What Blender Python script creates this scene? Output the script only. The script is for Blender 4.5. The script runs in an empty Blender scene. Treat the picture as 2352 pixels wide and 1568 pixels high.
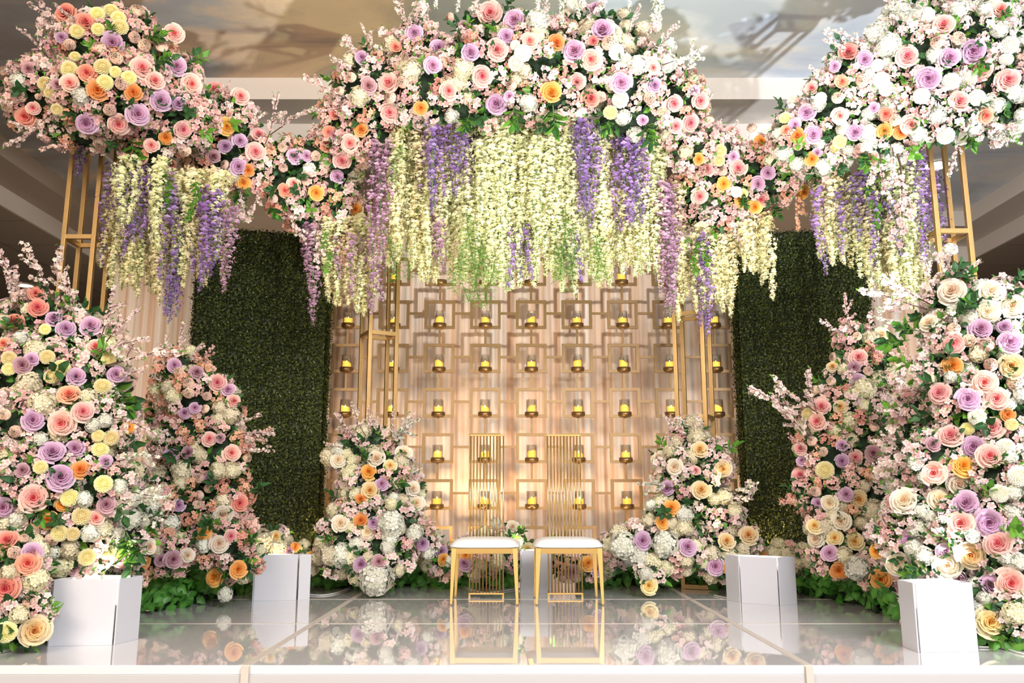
import bpy, bmesh, math, random
import numpy as np
from mathutils import Vector, Matrix, Quaternion

random.seed(7)
RNG = np.random.default_rng(7)
SC = bpy.context.scene
COL = SC.collection
PI = math.pi

# ------------------------------------------------------------------ camera
CAM_H, F_PX, PITCH = 0.75, 1950.0, math.atan(362 / 1950.0)
cam_data = bpy.data.cameras.new('camera')
cam_data.sensor_width = 36.0
cam_data.lens = F_PX / 2352 * 36.0
cam_data.clip_end = 200
cam = bpy.data.objects.new('camera', cam_data)
cam.location = (0, 0, CAM_H)
cam.rotation_euler = (PI / 2 + PITCH, 0, 0)
COL.objects.link(cam)
SC.camera = cam
CAM = Vector((0, 0, CAM_H))
FWD = Vector((0, math.cos(PITCH), math.sin(PITCH)))
UP = Vector((0, -math.sin(PITCH), math.cos(PITCH)))


def ray(px, py):
    d = FWD * F_PX + Vector((1, 0, 0)) * (px - 1176) + UP * (784 - py)
    return d


def W(px, py, y):
    """point at distance y in front of the camera that the pixel shows"""
    d = ray(px, py)
    return CAM + d * (y / d.y)


def fl(px, py):
    d = ray(px, py)
    q_ = CAM + d * (-CAM_H / d.z)
    return (q_.x, q_.y)


def on_floor_pt(px, py, dy=0.0, z=0.0):
    x, y = fl(px, py)
    return Vector((x, y + dy, z))


def to_px(p):
    v = p - CAM
    f_ = v.dot(FWD)
    return 1176 + v.x / f_ * F_PX, 784 - v.dot(UP) / f_ * F_PX


def ppm(p):
    """pixels per metre at a world point"""
    return F_PX / max(0.1, (p - CAM).dot(FWD))


# ------------------------------------------------------------------ light, world, exposure
SC.view_settings.view_transform = 'Standard'
SC.view_settings.look = 'None'
SC.view_settings.gamma = 1.0
SC.view_settings.exposure = 0.70
SC.view_settings.use_curve_mapping = False
cy = SC.cycles
cy.max_bounces = 5
cy.diffuse_bounces = 2
cy.glossy_bounces = 3
cy.transmission_bounces = 4
cy.transparent_max_bounces = 6
cy.caustics_reflective = False
cy.caustics_refractive = False
cy.use_adaptive_sampling = True
cy.adaptive_threshold = 0.10
cy.sample_clamp_indirect = 4.0

world = bpy.data.worlds.new('hall_ambience')
SC.world = world
world.use_nodes = True
bg = world.node_tree.nodes['Background']
bg.inputs['Color'].default_value = (1.0, 0.90, 0.80, 1)
bg.inputs['Strength'].default_value = 0.95


def area(name, loc, target, size, power, col):
    l = bpy.data.lights.new(name, 'AREA')
    l.shape = 'RECTANGLE'
    l.size, l.size_y = size
    l.energy = power
    l.color = col
    o = bpy.data.objects.new(name, l)
    o.location = loc
    o.rotation_euler = (Vector(target) - Vector(loc)).to_track_quat('-Z', 'Y').to_euler()
    COL.objects.link(o)
    return o


def spot(name, loc, target, deg, power, col, r=0.04, blend=0.5):
    l = bpy.data.lights.new(name, 'SPOT')
    l.spot_size = math.radians(deg)
    l.spot_blend = blend
    l.shadow_soft_size = r
    l.energy = power
    l.color = col
    o = bpy.data.objects.new(name, l)
    o.location = loc
    o.rotation_euler = (Vector(target) - Vector(loc)).to_track_quat('-Z', 'Y').to_euler()
    COL.objects.link(o)
    return o


# the hall's lamps in front of the stage, warm on the left and cool on the right
area('hall_light_warm', (-3.2, -1.5, 4.4), (-2.2, 6.5, 1.6), (3.0, 2.0), 220, (1.0, 0.82, 0.64))
area('hall_light_cool', (3.0, -1.5, 4.4), (1.8, 6.5, 1.8), (3.0, 2.0), 330, (0.97, 0.97, 1.0))
# unseen fill lamps behind the backdrop, added to brighten the dark soffit
for _x in (-3.4, 3.4):
    spot('soffit_fill', (_x, 11.5, 1.2), (_x * 1.2, 13.5, 4.8), 150, 120, (1.0, 0.80, 0.60), .3, 1.0)
# floor spots in front of the stage aimed up at the flowers
spot('stage_spot_right', (4.3, 2.9, -0.37), (2.75, 6.2, 4.4), 60, 900, (0.90, 0.95, 1.0), .04, .9)
spot('stage_spot_middle', (1.2, 2.4, -0.34), (0.4, 6.2, 3.9), 62, 780, (1.0, 0.97, 0.93), .09)
# uplights standing inside the white boxes, aimed up and back at the flowers
def box_lamp(name, px, py, dy, aim, deg, power, col):
    p_ = on_floor_pt(px, py, dy, .16)
    spot(name, p_, aim, deg, power, col)


box_lamp('box_uplight_right', 2180, 1498, .20, (2.65, 5.6, 1.9), 95, 75, (0.92, 0.96, 1.0))
box_lamp('box_uplight_left', 185, 1483, .20, (-2.5, 5.6, 1.7), 95, 38, (1.0, 0.86, 0.68))
box_lamp('box_uplight_back_left', 640, 1379, .14, (-2.3, 7.6, 1.4), 100, 36, (1.0, 0.74, 0.42))
box_lamp('box_uplight_back_right', 1765, 1388, .12, (2.3, 7.6, 1.4), 100, 42, (1.0, 0.80, 0.52))
box_lamp('box_uplight_middle', 1232, 1362, .12, (0.15, 6.6, 3.2), 85, 150, (0.92, 1.0, 0.62))
# warm washes along the foot of the pleated backdrop
for _x in (-1.6, -0.55, 0.75, 1.9):
    spot('backdrop_uplight', (_x, 7.75, 0.10), (_x * 1.05, 8.7, 1.9), 125, 135, (1.0, 0.66, 0.36), 0.05)


# ------------------------------------------------------------------ materials
def new_mat(name):
    m = bpy.data.materials.new(name)
    m.use_nodes = True
    nt = m.node_tree
    for n in list(nt.nodes):
        nt.nodes.remove(n)
    out = nt.nodes.new('ShaderNodeOutputMaterial')
    return m, nt, out


def principled(name, col, rough=0.5, metal=0.0, noise=0.0, nscale=12, bump=0.0, emit=None, estr=0, coat=0.0, spec=0.5):
    m, nt, out = new_mat(name)
    b = nt.nodes.new('ShaderNodeBsdfPrincipled')
    b.inputs['Base Color'].default_value = (*col, 1)
    b.inputs['Roughness'].default_value = rough
    b.inputs['Metallic'].default_value = metal
    b.inputs['Coat Weight'].default_value = coat
    b.inputs['Specular IOR Level'].default_value = spec
    if emit:
        b.inputs['Emission Color'].default_value = (*emit, 1)
        b.inputs['Emission Strength'].default_value = estr
    if noise or bump:
        tc = nt.nodes.new('ShaderNodeTexCoord')
        nz = nt.nodes.new('ShaderNodeTexNoise')
        nz.inputs['Scale'].default_value = nscale
        nt.links.new(tc.outputs['Object'], nz.inputs['Vector'])
        if noise:
            mx = nt.nodes.new('ShaderNodeMix')
            mx.data_type = 'RGBA'
            mx.inputs['A'].default_value = (*[c * (1 - noise) for c in col], 1)
            mx.inputs['B'].default_value = (*[min(1, c * (1 + noise)) for c in col], 1)
            nt.links.new(nz.outputs['Fac'], mx.inputs['Factor'])
            nt.links.new(mx.outputs['Result'], b.inputs['Base Color'])
        if bump:
            bp = nt.nodes.new('ShaderNodeBump')
            bp.inputs['Strength'].default_value = bump
            nt.links.new(nz.outputs['Fac'], bp.inputs['Height'])
            nt.links.new(bp.outputs['Normal'], b.inputs['Normal'])
    nt.links.new(b.outputs['BSDF'], out.inputs['Surface'])
    return m


def petal_mat(name, inner, mid, outer, trans=0.28, vary=0.10, spec=False):
    """cloth petals: colour runs with the mesh attribute 'tone' (0 heart of the flower, 1 outer rim)"""
    m, nt, out = new_mat(name)
    at = nt.nodes.new('ShaderNodeAttribute')
    at.attribute_name = 'tone'
    rp = nt.nodes.new('ShaderNodeValToRGB')
    e = rp.color_ramp.elements
    e[0].position, e[0].color = 0.0, (*inner, 1)
    e[1].position, e[1].color = 1.0, (*outer, 1)
    n = e.new(0.45)
    n.color = (*mid, 1)
    nt.links.new(at.outputs['Fac'], rp.inputs['Fac'])
    oi = nt.nodes.new('ShaderNodeObjectInfo')
    hs = nt.nodes.new('ShaderNodeHueSaturation')
    mr = nt.nodes.new('ShaderNodeMapRange')
    mr.inputs['To Min'].default_value = 1 - vary
    mr.inputs['To Max'].default_value = 1 + vary
    nt.links.new(oi.outputs['Random'], mr.inputs['Value'])
    nt.links.new(mr.outputs['Result'], hs.inputs['Value'])
    ms = nt.nodes.new('ShaderNodeMath')
    ms.operation = 'MULTIPLY_ADD'
    ms.inputs[1].default_value = 0.03
    ms.inputs[2].default_value = 0.485
    nt.links.new(oi.outputs['Random'], ms.inputs[0])
    nt.links.new(ms.outputs[0], hs.inputs['Hue'])
    nt.links.new(rp.outputs['Color'], hs.inputs['Color'])
    d = nt.nodes.new('ShaderNodeBsdfDiffuse')
    t = nt.nodes.new('ShaderNodeBsdfTranslucent')
    mx = nt.nodes.new('ShaderNodeMixShader')
    mx.inputs['Fac'].default_value = trans
    nt.links.new(hs.outputs['Color'], d.inputs['Color'])
    nt.links.new(hs.outputs['Color'], t.inputs['Color'])
    nt.links.new(d.outputs[0], mx.inputs[1])
    nt.links.new(t.outputs[0], mx.inputs[2])
    nt.links.new(mx.outputs[0], out.inputs['Surface'])
    return m


M = {}
M['gold_paint'] = principled('gold_painted_steel', (0.52, 0.33, 0.13), 0.38, 0.65, noise=0.10, nscale=30)
M['gold_brush'] = principled('antique_gold_steel', (0.33, 0.21, 0.095), 0.45, 0.45, noise=0.14, nscale=25)
M['gold_mirror'] = principled('polished_gold_steel', (0.78, 0.52, 0.19), 0.16, 1.0)
M['bronze'] = principled('bronze_cup_metal', (0.30, 0.18, 0.07), 0.35, 0.75)
M['leather'] = principled('white_leatherette', (0.86, 0.86, 0.86), 0.42, bump=0.03, nscale=60)
M['board'] = principled('white_acrylic_board', (0.60, 0.61, 0.66), 0.22, coat=0.2)
M['stage_white'] = principled('mirror_white_acrylic', (0.78, 0.77, 0.78), 0.02, noise=0.04, nscale=1.2, coat=0.7, spec=0.6)
M['stage_joint'] = principled('panel_joint_strip', (0.62, 0.56, 0.50), 0.35)
M['fascia'] = principled('white_stage_skirt', (0.53, 0.53, 0.54), 0.35)
M['ceiling_taupe'] = principled('taupe_ceiling_paint', (0.48, 0.39, 0.31), 0.9)
M['ceiling_light'] = principled('pale_ceiling_paint', (0.78, 0.72, 0.66), 0.9)
M['wall_dark'] = principled('dim_wall_paint', (0.20, 0.15, 0.12), 0.9)
M['carpet'] = principled('hall_carpet', (0.22, 0.17, 0.14), 0.95, noise=0.3, nscale=8)
M['cable'] = principled('white_cable_rubber', (0.72, 0.72, 0.70), 0.5)
M['wax'] = principled('amber_wax', (0.95, 0.55, 0.14), 0.6, emit=(1.0, 0.46, 0.06), estr=1.15)
M['flame'] = principled('warm_flame', (1, 0.8, 0.4), 0.6, emit=(1.0, 0.70, 0.25), estr=9)
M['lamp'] = principled('ceiling_lamp_glow', (1, 1, 1), 0.5, emit=(1.0, 0.93, 0.82), estr=14)
M['lamp_dim'] = principled('dim_ceiling_lamp_glow', (1, 1, 1), 0.5, emit=(1.0, 0.78, 0.45), estr=2.5)
M['twig'] = principled('brown_twig_bark', (0.085, 0.045, 0.030), 0.8)
M['stem'] = principled('green_stem', (0.10, 0.20, 0.05), 0.7)
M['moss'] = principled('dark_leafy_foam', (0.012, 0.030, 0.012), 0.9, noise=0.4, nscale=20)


def leaf_mat(name, a, b, rough=0.45, trans=0.2):
    m, nt, out = new_mat(name)
    at = nt.nodes.new('ShaderNodeAttribute')
    at.attribute_name = 'tone'
    rp = nt.nodes.new('ShaderNodeValToRGB')
    rp.color_ramp.elements[0].color = (*a, 1)
    rp.color_ramp.elements[1].color = (*b, 1)
    nt.links.new(at.outputs['Fac'], rp.inputs['Fac'])
    p = nt.nodes.new('ShaderNodeBsdfPrincipled')
    p.inputs['Roughness'].default_value = rough
    nt.links.new(rp.outputs['Color'], p.inputs['Base Color'])
    t = nt.nodes.new('ShaderNodeBsdfTranslucent')
    nt.links.new(rp.outputs['Color'], t.inputs['Color'])
    mx = nt.nodes.new('ShaderNodeMixShader')
    mx.inputs['Fac'].default_value = trans
    nt.links.new(p.outputs[0], mx.inputs[1])
    nt.links.new(t.outputs[0], mx.inputs[2])
    nt.links.new(mx.outputs[0], out.inputs['Surface'])
    return m


M['leaf_dark'] = leaf_mat('dark_rose_leaf', (0.012, 0.055, 0.018), (0.05, 0.16, 0.04))
M['leaf_bright'] = leaf_mat('fresh_green_leaf', (0.05, 0.22, 0.02), (0.20, 0.44, 0.05))
M['leaf_ivy'] = leaf_mat('ivy_leaf_green', (0.025, 0.13, 0.018), (0.14, 0.42, 0.06))
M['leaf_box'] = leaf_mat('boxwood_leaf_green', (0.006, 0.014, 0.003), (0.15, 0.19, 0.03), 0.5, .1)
M['fern'] = leaf_mat('fern_green', (0.05, 0.16, 0.02), (0.16, 0.36, 0.04))

PET = {
    'P': petal_mat('pink_peach_rose_petal', (0.90, 0.17, 0.22), (0.93, 0.50, 0.46), (0.96, 0.72, 0.62)),
    'K': petal_mat('coral_rose_petal', (0.85, 0.12, 0.14), (0.90, 0.36, 0.27), (0.93, 0.50, 0.36)),
    'L': petal_mat('lavender_rose_petal', (0.50, 0.20, 0.36), (0.66, 0.40, 0.58), (0.78, 0.58, 0.74)),
    'M': petal_mat('mauve_rose_petal', (0.38, 0.13, 0.19), (0.56, 0.32, 0.36), (0.68, 0.46, 0.50)),
    'O': petal_mat('orange_rose_petal', (0.88, 0.28, 0.04), (0.92, 0.42, 0.10), (0.94, 0.55, 0.22)),
    'W': petal_mat('ivory_rose_petal', (0.95, 0.68, 0.46), (0.95, 0.82, 0.62), (0.94, 0.90, 0.78)),
    'Q': petal_mat('cream_rose_petal', (0.92, 0.46, 0.10), (0.95, 0.74, 0.36), (0.95, 0.85, 0.58)),
    'Y': petal_mat('cream_yellow_petal', (0.88, 0.68, 0.12), (0.93, 0.84, 0.42), (0.94, 0.90, 0.60)),
    'w': petal_mat('white_petal', (0.90, 0.84, 0.50), (0.92, 0.91, 0.78), (0.93, 0.93, 0.88)),
    'R': petal_mat('peach_ranunculus_petal', (0.88, 0.48, 0.32), (0.95, 0.66, 0.50), (0.98, 0.80, 0.66), trans=.12),
    'H': petal_mat('cream_hydrangea_petal', (0.80, 0.74, 0.34), (0.90, 0.83, 0.60), (0.93, 0.88, 0.70)),
    'h': petal_mat('white_hydrangea_petal', (0.78, 0.82, 0.55), (0.88, 0.88, 0.76), (0.92, 0.92, 0.86)),
    'p': petal_mat('pink_blossom_petal', (0.80, 0.26, 0.28), (0.92, 0.60, 0.54), (0.95, 0.76, 0.70), vary=0.12),
    'b': petal_mat('blush_blossom_petal', (0.85, 0.32, 0.36), (0.94, 0.76, 0.70), (0.95, 0.86, 0.81), vary=0.08),
    'c': petal_mat('coral_blossom_petal', (0.75, 0.20, 0.14), (0.90, 0.48, 0.34), (0.93, 0.62, 0.47), vary=0.12),
    'v': petal_mat('violet_wisteria_petal', (0.14, 0.05, 0.20), (0.31, 0.18, 0.45), (0.60, 0.46, 0.72), vary=0.15),
    'u': petal_mat('plum_wisteria_petal', (0.19, 0.06, 0.16), (0.44, 0.25, 0.38), (0.70, 0.52, 0.62), vary=0.15),
    'i': petal_mat('ivory_wisteria_petal', (0.70, 0.78, 0.24), (0.88, 0.88, 0.52), (0.93, 0.92, 0.72), vary=0.06),
    'j': petal_mat('cream_wisteria_petal', (0.72, 0.66, 0.24), (0.88, 0.80, 0.46), (0.93, 0.88, 0.64), vary=0.06),
}


def glass_mat():
    m, nt, out = new_mat('clear_glass')
    g = nt.nodes.new('ShaderNodeBsdfGlossy')
    g.inputs['Roughness'].default_value = 0.02
    t = nt.nodes.new('ShaderNodeBsdfTransparent')
    t.inputs['Color'].default_value = (0.96, 0.97, 0.96, 1)
    lw = nt.nodes.new('ShaderNodeLayerWeight')
    lw.inputs['Blend'].default_value = 0.35
    mx = nt.nodes.new('ShaderNodeMixShader')
    nt.links.new(lw.outputs['Facing'], mx.inputs['Fac'])
    nt.links.new(t.outputs[0], mx.inputs[1])
    nt.links.new(g.outputs[0], mx.inputs[2])
    nt.links.new(mx.outputs[0], out.inputs['Surface'])
    return m


M['glass'] = glass_mat()


def drape_mat():
    m, nt, out = new_mat('striped_sheer_fabric')
    tc = nt.nodes.new('ShaderNodeTexCoord')
    mp = nt.nodes.new('ShaderNodeMapping')
    mp.inputs['Scale'].default_value = (8.5, 1.0, 0.05)
    nz = nt.nodes.new('ShaderNodeTexNoise')
    nz.inputs['Scale'].default_value = 2.2
    nz.inputs['Detail'].default_value = 4
    nt.links.new(tc.outputs['Object'], mp.inputs['Vector'])
    nt.links.new(mp.outputs['Vector'], nz.inputs['Vector'])
    rp = nt.nodes.new('ShaderNodeValToRGB')
    e = rp.color_ramp.elements
    e[0].position, e[0].color = 0.38, (0.82, 0.56, 0.39, 1)
    e[1].position, e[1].color = 0.62, (0.98, 0.87, 0.76, 1)
    nt.links.new(nz.outputs['Fac'], rp.inputs['Fac'])
    d = nt.nodes.new('ShaderNodeBsdfDiffuse')
    nt.links.new(rp.outputs['Color'], d.inputs['Color'])
    nt.links.new(d.outputs[0], out.inputs['Surface'])
    return m


M['drape'] = drape_mat()


def mural_mat():
    """printed sky: a peach cloud, a grey-blue field and, to the right, a pale blue and white part, lightened as if spotlit"""
    m, nt, out = new_mat('painted_sky_mural')
    N = nt.nodes.new
    Lk = nt.links.new
    tc = N('ShaderNodeTexCoord')
    mp = N('ShaderNodeMapping')
    mp.inputs['Scale'].default_value = (0.42, 0.75, 1)
    mp.inputs['Location'].default_value = (1.3, 0.4, 0)
    nz = N('ShaderNodeTexNoise')
    nz.inputs['Scale'].default_value = 1.3
    nz.inputs['Detail'].default_value = 9
    nz.inputs['Roughness'].default_value = 0.58
    nz.inputs['Distortion'].default_value = 0.7
    Lk(tc.outputs['Object'], mp.inputs['Vector'])
    Lk(mp.outputs['Vector'], nz.inputs['Vector'])
    sx = N('ShaderNodeSeparateXYZ')
    Lk(tc.outputs['Object'], sx.inputs[0])

    def ramp(stops):
        r = N('ShaderNodeValToRGB')
        e = r.color_ramp.elements
        e[0].position, e[0].color = stops[0][0], (*stops[0][1], 1)
        e[1].position, e[1].color = stops[-1][0], (*stops[-1][1], 1)
        for p_, c_ in stops[1:-1]:
            x = e.new(p_)
            x.color = (*c_, 1)
        return r

    warm = ramp([(.36, (.36, .33, .31)), (.46, (.42, .42, .43)), (.52, (.62, .50, .40)), (.64, (.92, .70, .50))])
    cool = ramp([(.36, (.66, .74, .85)), (.48, (.80, .86, .94)), (.60, (.97, .94, .90))])  # printed blue and white, with the spots' brightness put into the colour
    # the peach cloud sits left of the middle
    dist = N('ShaderNodeVectorMath')
    dist.operation = 'DISTANCE'
    dist.inputs[1].default_value = (-1.9, 7.4, MURAL_P)
    Lk(tc.outputs['Object'], dist.inputs[0])
    mr = N('ShaderNodeMapRange')
    mr.inputs['From Min'].default_value = .2
    mr.inputs['From Max'].default_value = 2.4
    mr.inputs['To Min'].default_value = .11
    mr.inputs['To Max'].default_value = -.03
    Lk(dist.outputs['Value'], mr.inputs['Value'])
    ad = N('ShaderNodeMath')
    Lk(nz.outputs['Fac'], ad.inputs[0])
    Lk(mr.outputs['Result'], ad.inputs[1])
    Lk(ad.outputs[0], warm.inputs['Fac'])
    Lk(nz.outputs['Fac'], cool.inputs['Fac'])
    mx2 = N('ShaderNodeMapRange')
    mx2.inputs['From Min'].default_value = -1.2
    mx2.inputs['From Max'].default_value = .6
    Lk(sx.outputs['X'], mx2.inputs['Value'])
    mix = N('ShaderNodeMix')
    mix.data_type = 'RGBA'
    Lk(mx2.outputs['Result'], mix.inputs['Factor'])
    Lk(warm.outputs['Color'], mix.inputs['A'])
    Lk(cool.outputs['Color'], mix.inputs['B'])
    d = N('ShaderNodeBsdfDiffuse')
    Lk(mix.outputs['Result'], d.inputs['Color'])
    Lk(d.outputs[0], out.inputs['Surface'])
    return m


MURAL_P = 5.32
M['mural'] = mural_mat()


# ------------------------------------------------------------------ mesh helpers
class MB:
    """collects vertices, faces and the per-vertex 'tone'"""

    def __init__(s):
        s.v, s.f, s.t, s.mi = [], [], [], []

    def add(s, verts, faces, tone=0.5, mi=0):
        b = len(s.v)
        s.v += [tuple(x) for x in verts]
        s.f += [tuple(b + i for i in f) for f in faces]
        s.t += list(tone) if hasattr(tone, '__len__') else [tone] * len(verts)
        s.mi += [mi] * len(faces)

    def box(s, c, d, rz=0.0, mi=0):
        cx, cy_, cz = c
        hx, hy, hz = d[0] / 2, d[1] / 2, d[2] / 2
        vs = []
        for z in (-hz, hz):
            for x, y in ((-hx, -hy), (hx, -hy), (hx, hy), (-hx, hy)):
                vs.append((cx + x * math.cos(rz) - y * math.sin(rz), cy_ + x * math.sin(rz) + y * math.cos(rz), cz + z))
        s.add(vs, [(0, 3, 2, 1), (4, 5, 6, 7), (0, 1, 5, 4), (1, 2, 6, 5), (2, 3, 7, 6), (3, 0, 4, 7)], mi=mi)

    def tube(s, pts, r, n=5, mi=0):
        pts = [Vector(p) for p in pts]
        rr = r if hasattr(r, '__len__') else [r] * len(pts)
        vs, fs = [], []
        for i, p in enumerate(pts):
            d = (pts[min(i + 1, len(pts) - 1)] - pts[max(i - 1, 0)]).normalized()
            a = d.orthogonal().normalized()
            if abs(d.z) < 0.99:
                a = d.cross(Vector((0, 0, 1))).normalized()
            b = d.cross(a)
            for k in range(n):
                an = 2 * PI * k / n
                vs.append(p + (a * math.cos(an) + b * math.sin(an)) * rr[i])
        for i in range(len(pts) - 1):
            for k in range(n):
                k2 = (k + 1) % n
                fs.append((i * n + k, i * n + k2, (i + 1) * n + k2, (i + 1) * n + k))
        fs.append(tuple(range(n))[::-1])
        fs.append(tuple((len(pts) - 1) * n + k for k in range(n)))
        s.add(vs, fs, 0.5, mi)

    def lathe(s, prof, n=20, c=(0, 0, 0), mi=0):
        vs, fs = [], []
        for r, z in prof:
            for k in range(n):
                a = 2 * PI * k / n
                vs.append((c[0] + r * math.cos(a), c[1] + r * math.sin(a), c[2] + z))
        for i in range(len(prof) - 1):
            for k in range(n):
                k2 = (k + 1) % n
                fs.append((i * n + k, i * n + k2, (i + 1) * n + k2, (i + 1) * n + k))
        s.add(vs, fs, 0.5, mi)

    def mesh(s, name, mats, smooth=False):
        me = bpy.data.meshes.new(name)
        me.from_pydata(s.v, [], s.f)
        for m in (mats if isinstance(mats, (list, tuple)) else [mats]):
            me.materials.append(m)
        at = me.attributes.new('tone', 'FLOAT', 'POINT')
        at.data.foreach_set('value', np.array(s.t, dtype=np.float32))
        if any(s.mi):
            me.polygons.foreach_set('material_index', np.array(s.mi, dtype=np.int32))
        if smooth:
            me.polygons.foreach_set('use_smooth', np.ones(len(s.f), dtype=bool))
        me.update()
        return me


def link(name, me, parent=None, loc=None, rot=None, scale=None):
    o = bpy.data.objects.new(name, me)
    COL.objects.link(o)
    if parent:
        o.parent = parent
    if loc is not None:
        o.location = loc
    if rot is not None:
        if isinstance(rot, Quaternion):
            o.rotation_mode = 'QUATERNION'
            o.rotation_quaternion = rot
        else:
            o.rotation_euler = rot
    if scale is not None:
        o.scale = scale if hasattr(scale, '__len__') else (scale,) * 3
    return o


def obj(name, mb, mats, parent=None, smooth=False, bevel=0.0, **k):
    o = link(name, mb.mesh(name, mats, smooth), parent, **k)
    if bevel:
        md = o.modifiers.new('bevel', 'BEVEL')
        md.width = bevel
        md.segments = 2
    return o


def thing(name, label, cat, loc=(0, 0, 0), rz=0.0, group=None):
    o = bpy.data.objects.new(name, None)
    o.empty_display_size = 0.1
    COL.objects.link(o)
    o.location = loc
    o.rotation_euler = (0, 0, rz)
    o['label'] = label
    o['category'] = cat
    if group:
        o['group'] = group
    return o


def tag(o, label, cat, group=None):
    o['label'] = label
    o['category'] = cat
    if group:
        o['group'] = group
    return o


# ------------------------------------------------------------------ the setting
SZ = -0.42            # hall floor, below the stage top at z = 0
TRAY_Z, STEP_Z, MURAL_Z = 4.8, 5.07, 5.32
XL, XR = -7.15, 7.9
YF, YC = 14.2, 9.3     # far edge of the tray at the sides, face of the bulkhead
BX0, BX1 = -4.9, 4.6   # bulkhead sides

mb = MB()
mb.add([(-14, -6, SZ), (14, -6, SZ), (14, 24, SZ), (-14, 24, SZ)], [(0, 1, 2, 3)])
f = obj('floor', mb, M['carpet'])
f['kind'] = 'structure'
# ceiling: the low soffit around the tray, one slab with thickness
mb = MB()


def slab(x0, x1, y0, y1, z0, z1):
    mb.box(((x0 + x1) / 2, (y0 + y1) / 2, (z0 + z1) / 2), (x1 - x0, y1 - y0, z1 - z0))


slab(-14, XL - .02, -6, 24, TRAY_Z, TRAY_Z + .05)
slab(XR + .02, 14, -6, 24, TRAY_Z, TRAY_Z + .05)
slab(XL - .02, XR + .02, YF + .02, 24, TRAY_Z, TRAY_Z + .05)
slab(BX0 + .02, BX1 - .02, YC + .02, YF + .02, TRAY_Z, TRAY_Z + .05)
cl = obj('ceiling', mb, M['ceiling_taupe'])
cl['kind'] = 'structure'
mb = MB()
mb.add([(-14, 24, MURAL_Z), (14, 24, MURAL_Z), (14, -1.5, MURAL_Z), (-14, -1.5, MURAL_Z)], [(0, 1, 2, 3)])
mu = obj('ceiling_mural', mb, M['mural'], cl)
mu['label'] = 'painted sky with grey and peach clouds'
# fine seams of the tiled soffit at the sides
mb = MB()
for k in range(12):
    yy = 6.0 + k * 1.2
    mb.box((-10.6, yy, TRAY_Z - .002), (6.8, .014, .004))
    mb.box((11, yy, TRAY_Z - .002), (6, .014, .004))
for k in range(5):
    mb.box((-8.2 - k * 1.2, 12, TRAY_Z - .002), (.014, 20, .004))
    mb.box((9.0 + k * 1.2, 12, TRAY_Z - .002), (.014, 20, .004))
obj('ceiling_grid', mb, M['wall_dark'], cl)

trim_n = 0


def trim(x0, x1, y0, y1, z0, z1, m):
    global trim_n
    trim_n += 1
    t = MB()
    z0 -= .004
    t.box(((x0 + x1) / 2, (y0 + y1) / 2, (z0 + z1) / 2), (abs(x1 - x0), abs(y1 - y0), z1 - z0))
    o = obj('trim_%d' % trim_n, t, M[m])
    o['kind'] = 'structure'


T = .04
L2 = 0.62  # ledge width
# faces of the first step (pale) and of the upper step
trim(XL - T, XL, -6, YF + T, TRAY_Z, STEP_Z, 'ceiling_light')
trim(XR, XR + T, -6, YF + T, TRAY_Z, STEP_Z, 'ceiling_light')
trim(XL, BX0, YF, YF + T, TRAY_Z, STEP_Z, 'ceiling_light')
trim(BX1, XR, YF, YF + T, TRAY_Z, STEP_Z, 'ceiling_light')
trim(BX0, BX1, YC, YC + T, TRAY_Z, STEP_Z, 'ceiling_light')
trim(BX0, BX0 + T, YC, YF, TRAY_Z, STEP_Z, 'ceiling_light')
trim(BX1 - T, BX1, YC, YF, TRAY_Z, STEP_Z, 'ceiling_light')
# ledges
trim(XL, XL + L2, -6, YF, STEP_Z, MURAL_Z, 'ceiling_taupe')
trim(XR - L2, XR, -6, YF, STEP_Z, MURAL_Z, 'ceiling_light')
trim(XL + L2, BX0, YF - L2 - .5, YF, STEP_Z, MURAL_Z, 'ceiling_taupe')
trim(BX1, XR - L2, YF - L2 - .5, YF, STEP_Z, MURAL_Z, 'ceiling_light')
trim(BX0 - L2, BX1 + L2, YC - L2, YC + .1, STEP_Z, MURAL_Z, 'ceiling_light')

for nm, vs in (('wall_back', [(-14, 24, SZ), (14, 24, SZ), (14, 24, 6), (-14, 24, 6)]),
               ('wall_left', [(-14, -6, SZ), (-14, 24, SZ), (-14, 24, 6), (-14, -6, 6)]),
               ('wall_right', [(14, 24, SZ), (14, -6, SZ), (14, -6, 6), (14, 24, 6)])):
    mb = MB()
    mb.add(vs, [(0, 1, 2, 3)])
    o = obj(nm, mb, M['wall_dark'])
    o['kind'] = 'structure'


def downlight(p, label, mat, r):
    t = thing('ceiling_light', label, 'light', p)
    a = MB()
    a.lathe([(r * 1.25, 0), (r * 1.25, -.012), (r * 1.02, -.016), (r, -.004)], 24)
    obj('trim_ring', a, M['ceiling_light'], t, True)
    a = MB()
    a.lathe([(0.001, -.006), (r, -.006)], 24)
    obj('lens', a, mat, t)


p = W(2152, 378, 8.0)
d = ray(2152, 378)
p = CAM + d * ((MURAL_Z - CAM_H) / d.z)
downlight(p - Vector((0, 0, .004)), 'bright round recessed ceiling light behind the right gold tower', M['lamp'], 0.16)
d = ray(56, 654)
p = CAM + d * ((TRAY_Z - CAM_H) / d.z)
downlight(p - Vector((0, 0, .004)), 'small dim round recessed ceiling light above the left blossom branches', M['lamp_dim'], 0.16)

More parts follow.
